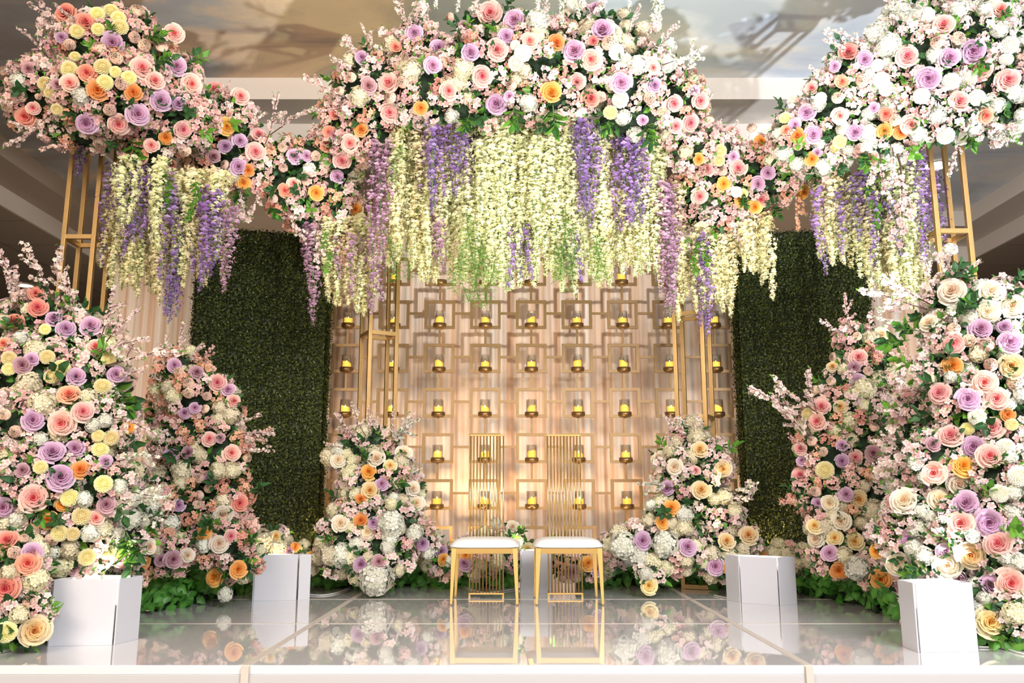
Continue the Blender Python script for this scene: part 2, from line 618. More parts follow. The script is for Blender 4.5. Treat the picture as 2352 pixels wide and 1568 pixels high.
# ------------------------------------------------------------------ stage
stage = thing('stage', 'low stage of glossy white mirror panels under the two gold chairs', 'stage', (0, 0, SZ))
Y0S = 4.10
rows = [Y0S, 5.43, 6.72, 8.02, 9.32]
xs = [-6.38, -3.80, -1.22, 1.36, 3.94, 6.52]
G = .006
for j in range(4):
    for i in range(5):
        a = MB()
        a.box(((xs[i] + xs[i + 1]) / 2, (rows[j] + rows[j + 1]) / 2, -.02 - SZ), (xs[i + 1] - xs[i] - 2 * G, rows[j + 1] - rows[j] - 2 * G, .04))
        obj('stage_panel', a, M['stage_white'], stage, bevel=.003)
for x in xs[1:-1]:
    a = MB()
    a.box((x, (rows[0] + rows[-1]) / 2, -.0205 - SZ), (.036, rows[-1] - rows[0], .046))
    obj('joint_strip', a, M['stage_joint'], stage)
for y in rows[1:-1]:
    a = MB()
    a.box(((xs[0] + xs[-1]) / 2, y, -.021 - SZ), (xs[-1] - xs[0], .016, .0445))
    obj('joint_strip', a, M['stage_joint'], stage)
for i in range(5):
    a = MB()
    a.box(((xs[i] + xs[i + 1]) / 2, Y0S + .01, (-SZ - .04) / 2), (xs[i + 1] - xs[i] - .012, .02, -SZ - .04))
    obj('fascia_panel', a, M['fascia'], stage, bevel=.002)
for x in xs[1:-1]:
    a = MB()
    a.box((x, Y0S - .001, (-SZ) / 2 - .002), (.034, .03, -SZ - .004))
    obj('corner_post', a, M['stage_joint'], stage)

# ------------------------------------------------------------------ pleated backdrop


def drape(x0, x1, y, z1, label, seed):
    rd = random.Random(seed)
    a = MB()
    nx = int((x1 - x0) / 0.012)
    zs = [0.0, z1 * .3, z1 * .6, z1 * .85, z1]
    ph = rd.random() * 6
    vs = []
    for iz, z in enumerate(zs):
        for k in range(nx + 1):
            x = x0 + (x1 - x0) * k / nx
            s = math.sin(x * 62 + ph + 1.3 * math.sin(x * 7 + ph)) * .018 + math.sin(x * 23 + ph * 2 + z * .25) * .014
            vs.append((x + .01 * math.sin(z * 2 + x * 9), y + s * (1 - .25 * z / z1), z))
    n = nx + 1
    fs = [(j * n + k, j * n + k + 1, (j + 1) * n + k + 1, (j + 1) * n + k) for j in range(len(zs) - 1) for k in range(nx)]
    a.add(vs, fs)
    t = thing('curtain', label, 'curtain', (0, 0, 0))
    obj('fabric', a, M['drape'], t, True)
    a = MB()
    a.tube([(x0, y, z1 + .02), (x1, y, z1 + .02)], .024, 8)
    obj('rod', a, M['ceiling_light'], t)


YD = 8.80
DR = [(-4.25, -2.1, 'pleated curtain panel between the left gold tower and the left hedge'),
      (-2.1, -.95, 'pleated curtain panel behind the leftmost candle columns'),
      (-.95, .2, 'pleated curtain panel behind the left gold chair'),
      (.2, 1.35, 'pleated curtain panel behind the right gold chair'),
      (1.35, 2.45, 'pleated curtain panel behind the rightmost candle columns'),
      (2.45, 4.35, 'pleated curtain panel between the right hedge and the right gold tower')]
for i, (x0, x1, lb) in enumerate(DR):
    drape(x0, x1, YD, 3.2 if i in (0, 5) else 3.9, lb, i + 1)

# ------------------------------------------------------------------ candle wall
YG = 8.35
c_top = W(1222, 690, YG)
c_low = W(1222, 1100, YG)
PZ = (c_top.z - c_low.z) / 4
p1 = W(1010, 740, YG)
p2 = W(1430, 740, YG)
PX = (p2.x - p1.x) / 4
GX0 = p1.x
SQ = PX * 0.67
SQH = PZ * 0.655
BAR = .029
grid = thing('candle_wall_frame', 'gold metal lattice of linked square frames in front of the pleated curtains', 'metal frame', (0, YG, 0))


def gx(c):
    return GX0 + (c - 2) * PX


def gz(r):  # top of the frame in row r (0 = the first row clear of the flowers)
    return c_top.z - r * PZ


ROWN = ['row under the wisteria tips', 'first clear row from the top', 'second clear row from the top', 'third clear row from the top', 'fourth clear row from the top', 'fifth clear row from the top', 'lowest row']
COLN = ['leftmost column', 'second column from the left', 'third column from the left', 'fourth column from the left', 'middle column of the lattice',
        'fourth column from the right', 'third column from the right', 'second column from the right', 'rightmost column']


def frame_mesh():
    a = MB()
    h = SQH
    a.box((0, 0, -BAR / 2), (SQ, BAR, BAR))
    a.box((0, 0, -h + BAR / 2), (SQ, BAR, BAR))
    for s_ in (-1, 1):
        a.box((s_ * (SQ - BAR) / 2, 0, -h / 2), (BAR, BAR, h - 2 * BAR))
    return a.mesh('square_frame', M['gold_brush'])


FM = frame_mesh()
a = MB()
a.box((0, 0, 0), (BAR * .8, BAR * .7, PZ - SQH))
VM = a.mesh('upright_bar', M['gold_brush'])
a = MB()
a.box((0, 0, 0), (PX - SQ, BAR * .7, BAR * .8))
HM = a.mesh('cross_bar', M['gold_brush'])
a = MB()
a.lathe([(.001, 0), (.045, 0), (.064, .012), (.068, .016), (.068, .052), (.060, .052), (.060, .020), (.001, .020)], 24)
CUPM = a.mesh('candle_cup', M['bronze'], True)
a = MB()
a.lathe([(.050, .0), (.052, .0), (.053, .155), (.050, .155), (.049, .004)], 24)
GLM = a.mesh('glass_sleeve', M['glass'], True)


def candle_mesh(sl):
    a = MB()
    n, r = 20, .042
    vs = [(r * math.cos(2 * PI * k / n), r * math.sin(2 * PI * k / n), 0) for k in range(n)]
    vs += [(r * math.cos(2 * PI * k / n), r * math.sin(2 * PI * k / n), .085 + sl * math.cos(2 * PI * k / n) + .004 * math.sin(6 * PI * k / n)) for k in range(n)]
    vs += [(r * .78 * math.cos(2 * PI * k / n), r * .78 * math.sin(2 * PI * k / n), .078 + sl * .7 * math.cos(2 * PI * k / n)) for k in range(n)]
    vs.append((0, 0, .07))
    fs = [(k, (k + 1) % n, n + (k + 1) % n, n + k) for k in range(n)]
    fs += [(n + k, n + (k + 1) % n, 2 * n + (k + 1) % n, 2 * n + k) for k in range(n)]
    fs += [(2 * n + k, 2 * n + (k + 1) % n, 3 * n) for k in range(n)]
    a.add(vs, fs)
    return a.mesh('wax_body', M['wax'], True)


CAND = [candle_mesh(.0), candle_mesh(.018), candle_mesh(-.014)]
a = MB()
a.lathe([(.001, 0), (.006, .008), (.005, .018), (.001, .032)], 8)
FLM = a.mesh('flame', M['flame'], True)
for r in range(-1, 6):
    for c in range(9):
        x, z = gx(c), gz(r)
        fr = link('square_frame', FM, grid, (x, 0, z))
        if r < 5:
            link('upright_bar', VM, grid, (x, 0, z - SQH - (PZ - SQH) / 2))
        if c < 8:
            link('cross_bar', HM, grid, (x + PX / 2, 0, z - SQH * .46))
        if r == 5:
            continue
        zb = z - SQH + .001
        link('candle_cup', CUPM, grid, (x, 0, zb))
        if r == -1 and c not in (0, 1, 6):
            continue
        t = thing('pillar_candle', 'amber pillar candle, %s, %s' % (ROWN[r + 1], COLN[c]), 'candle', (x, YG, zb + .0205), random.uniform(0, 6.28), 'pillar candles in the gold lattice')
        link('wax_body', random.choice(CAND), t, (0, 0, 0), (0, 0, random.choice([0, .6, 3.1])))
        link('flame', FLM, t, (0, 0, .07))
        g = link('glass_sleeve', GLM, None, (x, YG, zb + .021))
        tag(g, 'clear glass sleeve, %s, %s' % (ROWN[r + 1], COLN[c]), 'glass cylinder', 'glass sleeves in the gold lattice')
for c in (-1, 8):
    for r in range(-1, 6):
        if c == -1:
            link('cross_bar', HM, grid, (gx(0) - PX / 2, 0, gz(r) - SQH * .46))
        else:
            link('cross_bar', HM, grid, (gx(8) + PX / 2, 0, gz(r) - SQH * .46))
a = MB()
for x in (gx(0) - PX / 2 - PX * .17, gx(8) + PX / 2 + PX * .17):
    pass
for c in (1, 4, 7):
    a = MB()
    zlow = gz(5) - SQH
    a.box((gx(c), 0, zlow / 2), (BAR, BAR, zlow))
    a.box((gx(c), 0, .006), (.3, .25, .012))
    obj('foot_stand', a, M['gold_brush'], grid)

# ------------------------------------------------------------------ boxwood hedges
def hedge_tile(seed, w=.31, h=.318):
    rd = np.random.default_rng(seed)
    a = MB()
    n = 1700
    for _ in range(n):
        x, z = rd.uniform(-w / 2 - .008, w / 2 + .008), rd.uniform(-h / 2 - .008, h / 2 + .008)
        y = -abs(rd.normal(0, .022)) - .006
        s_ = rd.uniform(.008, .0145)
        ax = Vector(rd.normal(0, 1, 3) * np.array([1, .6, 1])).normalized()
        n_ = Vector((rd.normal(0, .6), -1, rd.normal(.3, .6))).normalized()
        u = n_.cross(ax).normalized() * s_ * .62
        v = n_.cross(u).normalized() * s_ * 1.1
        c_ = Vector((x, y, z))
        tn = rd.uniform(.6, 1.0) if rd.random() < .16 + (-y) * 2 else rd.uniform(0, .28)  # outer leaves more often pale: sparkle and shaded gaps put into the tone
        a.add([c_ - v, c_ + u, c_ + v, c_ - u], [(0, 1, 2, 3)], tn)
    a.box((0, .02, 0), (w, .05, h))
    return a


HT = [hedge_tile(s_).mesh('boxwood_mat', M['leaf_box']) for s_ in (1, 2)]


def hedge(name, pxl, pxr, yl, yr, label, H=3.28):
    A = W(pxl, 1200, yl)
    B = W(pxr, 1200, yr)
    A.z = B.z = 0
    L = (B - A).length
    ang = math.atan2(B.y - A.y, B.x - A.x)
    t = thing(name, label, 'hedge', ((A + B) / 2), ang)
    core = MB()
    TH = .30
    core.box((0, TH / 2, H / 2), (L - .04, TH - .06, H - .02))
    obj('backing_board', core, M['moss'], t)
    nx, nz = 4, 10
    sx, sz = L / nx / .31, H / nz / .318
    for i in range(nx):
        for j in range(nz):
            link('boxwood_mat', HT[(i + j) % 2], t, (-L / 2 + L / nx * (i + .5), 0, H / nz * (j + .5)), (0, 0, 0), (sx * (1 if (i * 3 + j) % 2 else -1), 1, sz))
    for sd in (-1, 1):
        for j in range(nz):
            link('boxwood_mat', HT[j % 2], t, (sd * L / 2, TH / 2, H / nz * (j + .5)), (0, 0, sd * PI / 2), (TH / .31, 1, sz))
    for i in range(nx):
        link('boxwood_mat', HT[i % 2], t, (-L / 2 + L / nx * (i + .5), TH / 2, H), (-PI / 2, 0, 0), (sx, 1, TH / .318))


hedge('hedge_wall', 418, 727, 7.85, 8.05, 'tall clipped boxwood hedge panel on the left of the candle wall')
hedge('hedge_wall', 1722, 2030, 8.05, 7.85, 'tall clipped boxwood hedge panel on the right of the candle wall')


# ------------------------------------------------------------------ gold towers
def tower(loc, rz, side, H, rings, label):
    t = thing('flower_stand', label, 'stand', loc, rz)
    b = .034
    for x in (0, 1):
        for y in (0, 1):
            a = MB()
            a.box((x * side, y * side, H / 2), (b, b, H))
            obj('pole', a, M['gold_paint'], t, bevel=.002)
    for z in rings + [H - .02, .02]:
        for s_ in (0, 1):
            a = MB()
            a.box((side / 2, s_ * side, z), (side - b, b, b))
            obj('cross_bar', a, M['gold_paint'], t)
            a = MB()
            a.box((s_ * side, side / 2, z), (b, side - b, b))
            obj('cross_bar', a, M['gold_paint'], t)
    a = MB()
    a.box((side / 2, side / 2, H + .006), (side + b, side + b, .012))
    obj('top_plate', a, M['gold_paint'], t)


q = W(148, 544, 6.4)
tower((q.x, 6.4, 0), 0, .235, 3.75, [q.z, q.z - 1.05], 'gold square flower stand at the far left carrying the left floral cloud')
q = W(2153, 531, 6.0)
tower((q.x, 6.0, 0), 0, .235, 3.6, [q.z, q.z - 1.05], 'gold square flower stand at the far right carrying the right floral cloud')
q = W(850, 762, 7.5)
tower((q.x, 7.5, 0), math.radians(27), .25, 3.5, [q.z, q.z - .93, q.z + .9], 'gold square flower stand left of the chairs in front of the candle wall')
q = W(1548, 722, 7.5)
tower((q.x, 7.5, 0), math.radians(-27), .25, 3.5, [q.z, q.z - .93, q.z + .9], 'gold square flower stand right of the chairs in front of the candle wall')


# ------------------------------------------------------------------ chairs
def chair(loc, label):
    t = thing('slat_back_chair', label, 'chair', loc, 0)
    w, dp, hs = .50, .50, .40
    # seat cushion: domed, rounded
    a = MB()
    nx, ny = 17, 13
    vs, fs = [], []
    for side_ in (0, 1):
        for j in range(ny):
            for i in range(nx):
                u, v = i / (nx - 1) * 2 - 1, j / (ny - 1) * 2 - 1
                # squircle outline
                k = 1 / max(1e-6, (abs(u) ** 5 + abs(v) ** 5) ** .2) if max(abs(u), abs(v)) > 0 else 1
                m_ = max(abs(u), abs(v))
                X = u * (k * m_ if m_ > 0 else 1) * (w / 2 + .012)
                Y = v * (k * m_ if m_ > 0 else 1) * (dp / 2)
                e = max(0, 1 - m_ ** 4)
                z = .018 + .052 * e ** .55 if side_ else -.004 * e
                if m_ > .99:
                    z = .014 if side_ else 0.004
                vs.append((X, Y, hs + z))
    o_ = nx * ny
    for j in range(ny - 1):
        for i in range(nx - 1):
            q0 = j * nx + i
            fs.append((o_ + q0, o_ + q0 + 1, o_ + q0 + nx + 1, o_ + q0 + nx))
            fs.append((q0, q0 + nx, q0 + nx + 1, q0 + 1))
    bd = [i for i in range(nx)] + [j * nx + nx - 1 for j in range(1, ny)] + [(ny - 1) * nx + i for i in range(nx - 2, -1, -1)] + [j * nx for j in range(ny - 2, 0, -1)]
    for k in range(len(bd)):
        k2 = (k + 1) % len(bd)
        fs.append((bd[k], bd[k2], o_ + bd[k2], o_ + bd[k]))
    a.add(vs, fs)
    obj('seat', a, M['leather'], t, True)
    a = MB()
    for y in (-dp / 2 + .03, dp / 2 - .03):
        a.box((0, y, hs - .022), (w - .04, .018, .036))
    for x in (-w / 2 + .03, w / 2 - .03):
        a.box((x, 0, hs - .022), (.018, dp - .07, .036))
    obj('seat_frame', a, M['gold_mirror'], t)
    for sx in (-1, 1):
        for sy in (-1, 1):
            a = MB()
            xt, yt = sx * (w / 2 - .028), sy * (dp / 2 - .03)
            xb, yb = sx * (w / 2 - .012), sy * (dp / 2 - .012)
            tw, bw = .040, .018
            vs = []
            for (cx_, cy_, z, hw) in ((xb, yb, .008, bw / 2), (xt, yt, hs, tw / 2)):
                for dx, dy in ((-hw, -.014), (hw, -.014), (hw, .014), (-hw, .014)):
                    vs.append((cx_ + dx, cy_ + dy, z))
            a.add(vs, [(0, 3, 2, 1), (4, 5, 6, 7), (0, 1, 5, 4), (1, 2, 6, 5), (2, 3, 7, 6), (3, 0, 4, 7)])
            lg = obj('leg', a, M['gold_mirror'], t, bevel=.002)
            a = MB()
            a.box((xb, yb, .004), (.02, .026, .008))
            obj('foot_glide', a, M['wall_dark'], lg)
    # rods of the back, running from the floor rail to the top rail
    yb = dp / 2 + .02
    nr, bw_, top = 11, .262, 1.255
    for k in range(nr):
        x = -bw_ / 2 + bw_ * k / (nr - 1)
        a = MB()
        a.tube([(x, yb, .03), (x, yb, top - .004)], .0052, 8)
        obj('back_rod', a, M['gold_mirror'], t, True)
    for z in (.028, top):
        a = MB()
        a.box((0, yb, z), (bw_ + .016, .014, .014))
        obj('back_rail', a, M['gold_mirror'], t, bevel=.002)
    for x in (-bw_ / 2, bw_ / 2):
        a = MB()
        a.box((x, yb, .0105), (.014, .014, .021))
        obj('rail_foot', a, M['gold_mirror'], t)


pl = on_floor_pt(1112, 1390)
pr = on_floor_pt(1309, 1390)
chair((pl.x, 6.58, 0), 'left one of the two gold rod-back chairs with white seats')
chair((pr.x, 6.58, 0), 'right one of the two gold rod-back chairs with white seats')


# ------------------------------------------------------------------ white lamp boxes
def lampbox(pts, h, label):
    """pts: plan of the boards' corners, left to right and round"""
    c_ = sum((Vector(p_) for p_ in pts), Vector((0, 0))) / len(pts)
    t = thing('lamp_box', label, 'box', (c_.x, c_.y, 0))
    for i in range(len(pts) - 1):
        p_, q_ = Vector(pts[i]) - c_, Vector(pts[i + 1]) - c_
        dd = (q_ - p_)
        L = dd.length - .012
        m_ = (p_ + q_) / 2
        a = MB()
        a.box((m_.x, m_.y, h / 2), (L, .008, h), math.atan2(dd.y, dd.x))
        obj('board', a, M['board'], t, bevel=.0015)


def boxpts(a_, b_, c_, third):
    return [fl(*a_), fl(*b_), fl(*c_), third]


def four(a_, b_, c_off, d_off, label):
    """front board from a_ to b_ (floor pixels), then the two side boards by plan offsets"""
    lampbox([(a_[0] + d_off[0], a_[1] + d_off[1]), a_, b_, (b_[0] + c_off[0], b_[1] + c_off[1]), (a_[0] + d_off[0] + .03, a_[1] + d_off[1] + .03)], .335, label)


four(fl(108, 1484), fl(260, 1481), (.045, .20), (.03, .26), 'white board box at the left front corner of the stage')
four(fl(580, 1380), fl(682, 1378), (.088, .05), (-.055, .22), 'white board box at the foot of the left hedge')
four(fl(1702, 1384), fl(1791, 1391), (.16, .10), (-.055, .20), 'white board box at the foot of the right hedge')
A_, B_, C_ = fl(2074, 1484), fl(2112, 1499), fl(2248, 1496)
lampbox([A_, B_, C_, (C_[0] - .03, C_[1] + .24), A_], .335, 'white board box at the right front corner of the stage')
four(fl(1196, 1362), fl(1268, 1362), (0, .22), (0, .22), 'white board box behind the gap between the two chairs')


def cable(pts, label):
    q_ = [Vector((*fl(*p_), .006)) for p_ in pts]
    a = MB()
    out = []
    for i in range(len(q_) - 1):
        p0, p1_, p2_, p3 = q_[max(i - 1, 0)], q_[i], q_[i + 1], q_[min(i + 2, len(q_) - 1)]
        for s_ in range(6):
            t_ = s_ / 6
            out.append(.5 * ((2 * p1_) + (p2_ - p0) * t_ + (2 * p0 - 5 * p1_ + 4 * p2_ - p3) * t_ ** 2 + (3 * p1_ - p0 - 3 * p2_ + p3) * t_ ** 3))
    out.append(q_[-1])
    a.tube(out, .005, 6)
    tag(obj('power_cable', a, M['cable'], None, True), label, 'cable')


cable([(0, 1500), (30, 1492), (60, 1470), (110, 1462)], 'grey cable on the stage at the far left front edge')
cable([(700, 1366), (740, 1368), (775, 1362), (805, 1350)], 'thin white cable beside the box at the left hedge')
cable([(1640, 1368), (1680, 1376), (1700, 1372)], 'thin cable beside the box at the right hedge')
cable([(2248, 1488), (2300, 1490), (2335, 1500), (2352, 1504)], 'white cable on the stage at the far right front edge')
cable([(1060, 1345), (1110, 1362), (1170, 1356), (1196, 1352)], 'white cable under the left gold chair')


# ------------------------------------------------------------------ flower meshes (all of radius 1, facing +Z)
def rose(seed, np_=24, open_=1.0):
    rd = random.Random(seed)
    a = MB()
    nu, nv = 5, 4
    for i in range(np_):
        t = i / (np_ - 1)
        ang = i * 2.39996 + rd.uniform(-.25, .25)
        R = .045 + .785 * t ** .85 * (1 + rd.uniform(-.07, .07))
        zt = .46 - .50 * t ** 1.5 + rd.uniform(-.03, .03)
        zb = .16 - .70 * t ** .6
        rb = .02 + .12 * t
        span = 1.6 - .88 * t
        tilt = rd.uniform(-.05, .05)
        vs, tn = [], []
        for v_ in range(nv + 1):
            v = (0, .38, .68, .88, 1)[v_]
            for u_ in range(nu):
                u = u_ / (nu - 1) * 2 - 1
                ve = v * (1 - .16 * u * u)
                r = rb + (R - rb) * min(1, ve * 1.35) ** .75
                z = zb + (zt - zb) * ve ** 1.25
                lip = max(0, (v - .66) / .34)
                if t > .12:
                    r += (.05 + .17 * t) * lip ** 1.6 * open_
                    z -= (.02 + .10 * t) * lip ** 2.2
                z += tilt * u
                r += .03 * u
                an = ang + u * span * (1 - .25 * (1 - v)) * (1 - .18 * lip * abs(u))
                vs.append((r * math.cos(an), r * math.sin(an), z))
                tn.append(max(0, min(1, t * .85 + (.20 if v > .8 else (-.10 if v < .6 else .05)))))
        fs = [(j * nu + k, j * nu + k + 1, (j + 1) * nu + k + 1, (j + 1) * nu + k) for j in range(nv) for k in range(nu - 1)]
        a.add(vs, fs, tn)
    return a


def ranunculus(seed):
    rd = random.Random(seed)
    a = MB()
    n = 22
    for i in range(n):
        t = i / (n - 1)
        Rr = .07 + .66 * t
        zr = .44 - .34 * t ** 2 + rd.uniform(-.02, .02)
        ang = i * 2.39996 + rd.uniform(-.2, .2)
        vs, tn = [], []
        nu = 6
        prof = ((Rr, zr), (Rr + .035, zr - .045), (Rr + .10 + .06 * t, zr - .30), (.25 + .35 * t, -.50))
        for j, (pr_, pz) in enumerate(prof):
            for k in range(nu):
                u = k / (nu - 1) * 2 - 1
                az = ang + u * 1.1 * (1 - .12 * (j == 0))
                rr = pr_ * (1 + .05 * u * (j < 2))
                vs.append((rr * math.cos(az), rr * math.sin(az), pz - .05 * u * u * (j == 0)))
                tn.append((1.0, .55, .1, .6)[j] if t < .93 else (1, .9, .8, .9)[j])
        fs = [(j * nu + k, (j + 1) * nu + k, (j + 1) * nu + k + 1, j * nu + k + 1) for j in range(3) for k in range(nu - 1)]
        a.add(vs, fs, tn)
    a.lathe([(.001, .40), (.04, .38), (.06, .32), (.06, .1)], 8, mi=1)
    return a


def mum(seed):
    rd = random.Random(seed)
    a = MB()
    n = 100
    for i in range(n):
        t = (i + .5) / n
        pol = math.acos(1 - 1.2 * t)
        ang = i * 2.39996
        sp, cp = math.sin(pol), math.cos(pol)
        dn = Vector((sp * math.cos(ang), sp * math.sin(ang), cp * .62))
        base = dn * .55
        tp = pol + .45 * t
        out = Vector((math.sin(tp) * math.cos(ang), math.sin(tp) * math.sin(ang), math.cos(tp) * .8 + .25)).normalized()
        L = .20 + .24 * t + rd.uniform(-.03, .03)
        side = dn.cross(Vector((0, 0, 1)))
        side = side.normalized() if side.length > 1e-3 else Vector((1, 0, 0))
        w = .07 + .11 * t
        up_ = Vector((0, 0, 1))
        vs = [base - side * w * .6, base + side * w * .6,
              base + out * L * .65 + side * w, base + out * L * .65 - side * w,
              base + out * L + side * w * .6 + up_ * .03, base + out * L - side * w * .6 + up_ * .03]
        a.add(vs, [(0, 1, 2, 3), (3, 2, 4, 5)], [max(0, t * .7)] * 2 + [t * .4 + .4] * 2 + [t * .3 + .7] * 2)
    a.lathe([(.001, .37), (.2, .34), (.40, .22), (.54, .02), (.50, -.2)], 10)
    return a


def floret(a, c, nrm, s_, rd, n=4, tone=.6, mi=0, w=.62, cup=.18):
    nrm = nrm.normalized()
    u = nrm.orthogonal().normalized()
    v = nrm.cross(u)
    r0 = rd.random() * 6.28
    for k in range(n):
        an = r0 + 2 * PI * k / n
        d_ = u * math.cos(an) + v * math.sin(an)
        e_ = nrm.cross(d_)
        ww = s_ * w * (2.9 / n) ** .5
        vs = [c, c + d_ * s_ * .62 + e_ * ww * .55 + nrm * s_ * cup, c + d_ * s_ + nrm * s_ * cup * .7, c + d_ * s_ * .62 - e_ * ww * .55 + nrm * s_ * cup]
        tn = max(0, min(1, tone + rd.uniform(-.12, .12)))
        a.add(vs, [(0, 1, 2), (0, 2, 3)], [tn * .2, tn, min(1, tn + .2), tn], mi)


def hydrangea(seed):
    rd = random.Random(seed)
    a = MB()
    n = 74
    for i in range(n):
        t = (i + .5) / n
        pol = math.acos(1 - 1.45 * t)
        an = i * 2.39996
        d_ = Vector((math.sin(pol) * math.cos(an), math.sin(pol) * math.sin(an), math.cos(pol) * .82))
        rr = .80 + rd.uniform(-.10, .10)
        floret(a, d_ * rr + Vector((0, 0, -.15)), (d_ + Vector([rd.uniform(-.35, .35) for _ in range(3)])), .29 + rd.uniform(-.03, .03), rd, 4, .68 + rd.uniform(-.2, .2), 0, .98, .10)
    a.lathe([(.001, .52), (.45, .38), (.64, .0), (.45, -.4), (.001, -.5)], 8, mi=0)
    return a


def leaf(a, base, d_, nrm, L, w, rd, mi=0, tone=.5):
    d_ = d_.normalized()
    s_ = d_.cross(nrm).normalized()
    up_ = s_.cross(d_).normalized()
    tn = max(0, min(1, tone + rd.uniform(-.3, .3)))
    vs = [base, base + d_ * L * .35 + s_ * w * .5 + up_ * L * .06, base + d_ * L * .35 - s_ * w * .5 + up_ * L * .06, base + d_ * L * .4,
          base + d_ * L * .75 + s_ * w * .34 + up_ * L * .02, base + d_ * L * .75 - s_ * w * .34 + up_ * L * .02, base + d_ * L - up_ * L * .12]
    a.add(vs, [(0, 1, 3), (0, 3, 2), (1, 4, 6, 3), (2, 3, 6, 5)], [tn * .8, tn, tn, min(1, tn + .2), tn, tn, tn], mi)


def cluster(seed, n=15):
    """a puff of small five-petalled blossoms with a few leaves"""
    rd = random.Random(seed)
    a = MB()
    for i in range(n):
        t = (i + .5) / n
        pol = math.acos(1 - 1.3 * t)
        an = i * 2.39996 + rd.random()
        d_ = Vector((math.sin(pol) * math.cos(an), math.sin(pol) * math.sin(an), math.cos(pol)))
        floret(a, d_ * rd.uniform(.50, .82) + Vector((0, 0, -.15)), d_ + Vector([rd.uniform(-.6, .6) for _ in range(3)]), .36 + rd.uniform(-.05, .06), rd, 5, .7 + rd.uniform(-.3, .2), 0, .95, .16)
    for i in range(3):
        an = rd.random() * 6.28
        d_ = Vector((math.cos(an), math.sin(an), rd.uniform(.0, .6)))
        leaf(a, d_ * .55, d_, Vector((0, 0, 1)), .5, .2, rd, 1)
    a.tube([(0, 0, -.9), (.05, 0, -.3), (0, .05, .1)], .035, 4, 2)
    return a


def branch(seed, dense=1.0):
    """blossom branch of length 1 along +Z"""
    rd = random.Random(seed)
    a = MB()
    mains = [Vector((0, 0, 0))]
    d_ = Vector((rd.uniform(-.1, .1), rd.uniform(-.1, .1), 1)).normalized()
    for k in range(7):
        d_ = (d_ + Vector([rd.uniform(-.25, .25), rd.uniform(-.2, .2), .1])).normalized()
        mains.append(mains[-1] + d_ / 7)
    a.tube(mains, [.011 - .0012 * k for k in range(8)], 4, 2)
    paths = [mains]
    for k in (2, 3, 4, 5):
        p_ = mains[k]
        dd = (Vector((rd.uniform(-1, 1), rd.uniform(-.8, .8), .6))).normalized()
        pp = [p_]
        for j in range(3):
            dd = (dd + Vector([rd.uniform(-.3, .3) for _ in range(3)]) + Vector((0, 0, .15))).normalized()
            pp.append(pp[-1] + dd * rd.uniform(.07, .11))
        a.tube(pp, [.006, .005, .004, .003], 3, 2)
        paths.append(pp)
    for pi_, pp in enumerate(paths):
        m_ = int((12 if pi_ == 0 else 7) * dense)
        for i in range(m_):
            t = (i + rd.random()) / m_
            if pi_ == 0:
                t = .25 + .75 * t
            x_ = t * (len(pp) - 1)
            i0 = min(int(x_), len(pp) - 2)
            p_ = pp[i0].lerp(pp[i0 + 1], x_ - i0)
            for _ in range(2):
                dd = Vector([rd.uniform(-1, 1) for _ in range(3)]).normalized()
                floret(a, p_ + dd * rd.uniform(.012, .034), dd, .036 + rd.uniform(-.006, .006), rd, 5, .7 + rd.uniform(-.25, .25), 0, .95, .14)
        if rd.random() < .9:
            dd = Vector([rd.uniform(-1, 1) for _ in range(3)]).normalized()
            leaf(a, pp[-1], dd, Vector((0, 0, 1)), .07, .028, rd, 1)
            leaf(a, pp[len(pp) // 2], Vector([rd.uniform(-1, 1) for _ in range(3)]), Vector((0, 0, 1)), .06, .026, rd, 1)
    return a


def strand(seed, LEN, dens=1.0):
    """hanging wisteria of a given length along -Z, about .12 wide"""
    n = int((60 + 150 * LEN) * dens)
    rd = random.Random(seed)
    a = MB()
    cx_, cy_ = rd.uniform(0, 6), rd.uniform(0, 6)
    cen = lambda t: Vector((.020 * math.sin(4 * t + cx_), .018 * math.sin(4.5 * t + cy_), -t * LEN))
    a.tube([cen(k / 8) for k in range(9)], .003, 3, 1)
    for i in range(n):
        t = (i + rd.random()) / n
        rr = (.060 * (1 - t) ** .6 * (.35 + .65 * min(1, t * 4 + .3)) + .010) * rd.uniform(.25, 1.25)
        an = rd.uniform(0, 2 * PI)
        d_ = Vector((math.cos(an), math.sin(an), rd.uniform(-.9, .5)))
        s_ = .0285 * (1 - .42 * t) * rd.uniform(.7, 1.2)
        c_ = cen(t) + Vector((math.cos(an), math.sin(an), 0)) * rr
        # two back petals and a keel
        nrm = (d_ + Vector((0, 0, .3))).normalized()
        side = nrm.cross(Vector((0, 0, 1))).normalized()
        up_ = side.cross(nrm).normalized()
        tn = max(0, min(1, .62 + rd.uniform(-.35, .3)))
        vs = [c_, c_ + side * s_ * .95 + up_ * s_ * .5, c_ + up_ * s_ * 1.05 + nrm * s_ * .3, c_ - side * s_ * .95 + up_ * s_ * .5,
              c_ + side * s_ * .5 - up_ * s_ * .55 + nrm * s_ * .45, c_ - side * s_ * .5 - up_ * s_ * .55 + nrm * s_ * .45]
        a.add(vs, [(0, 1, 2), (0, 2, 3), (0, 5, 4)], [tn * .3, tn, min(1, tn + .2), tn, tn * .8, tn * .8])
    return a


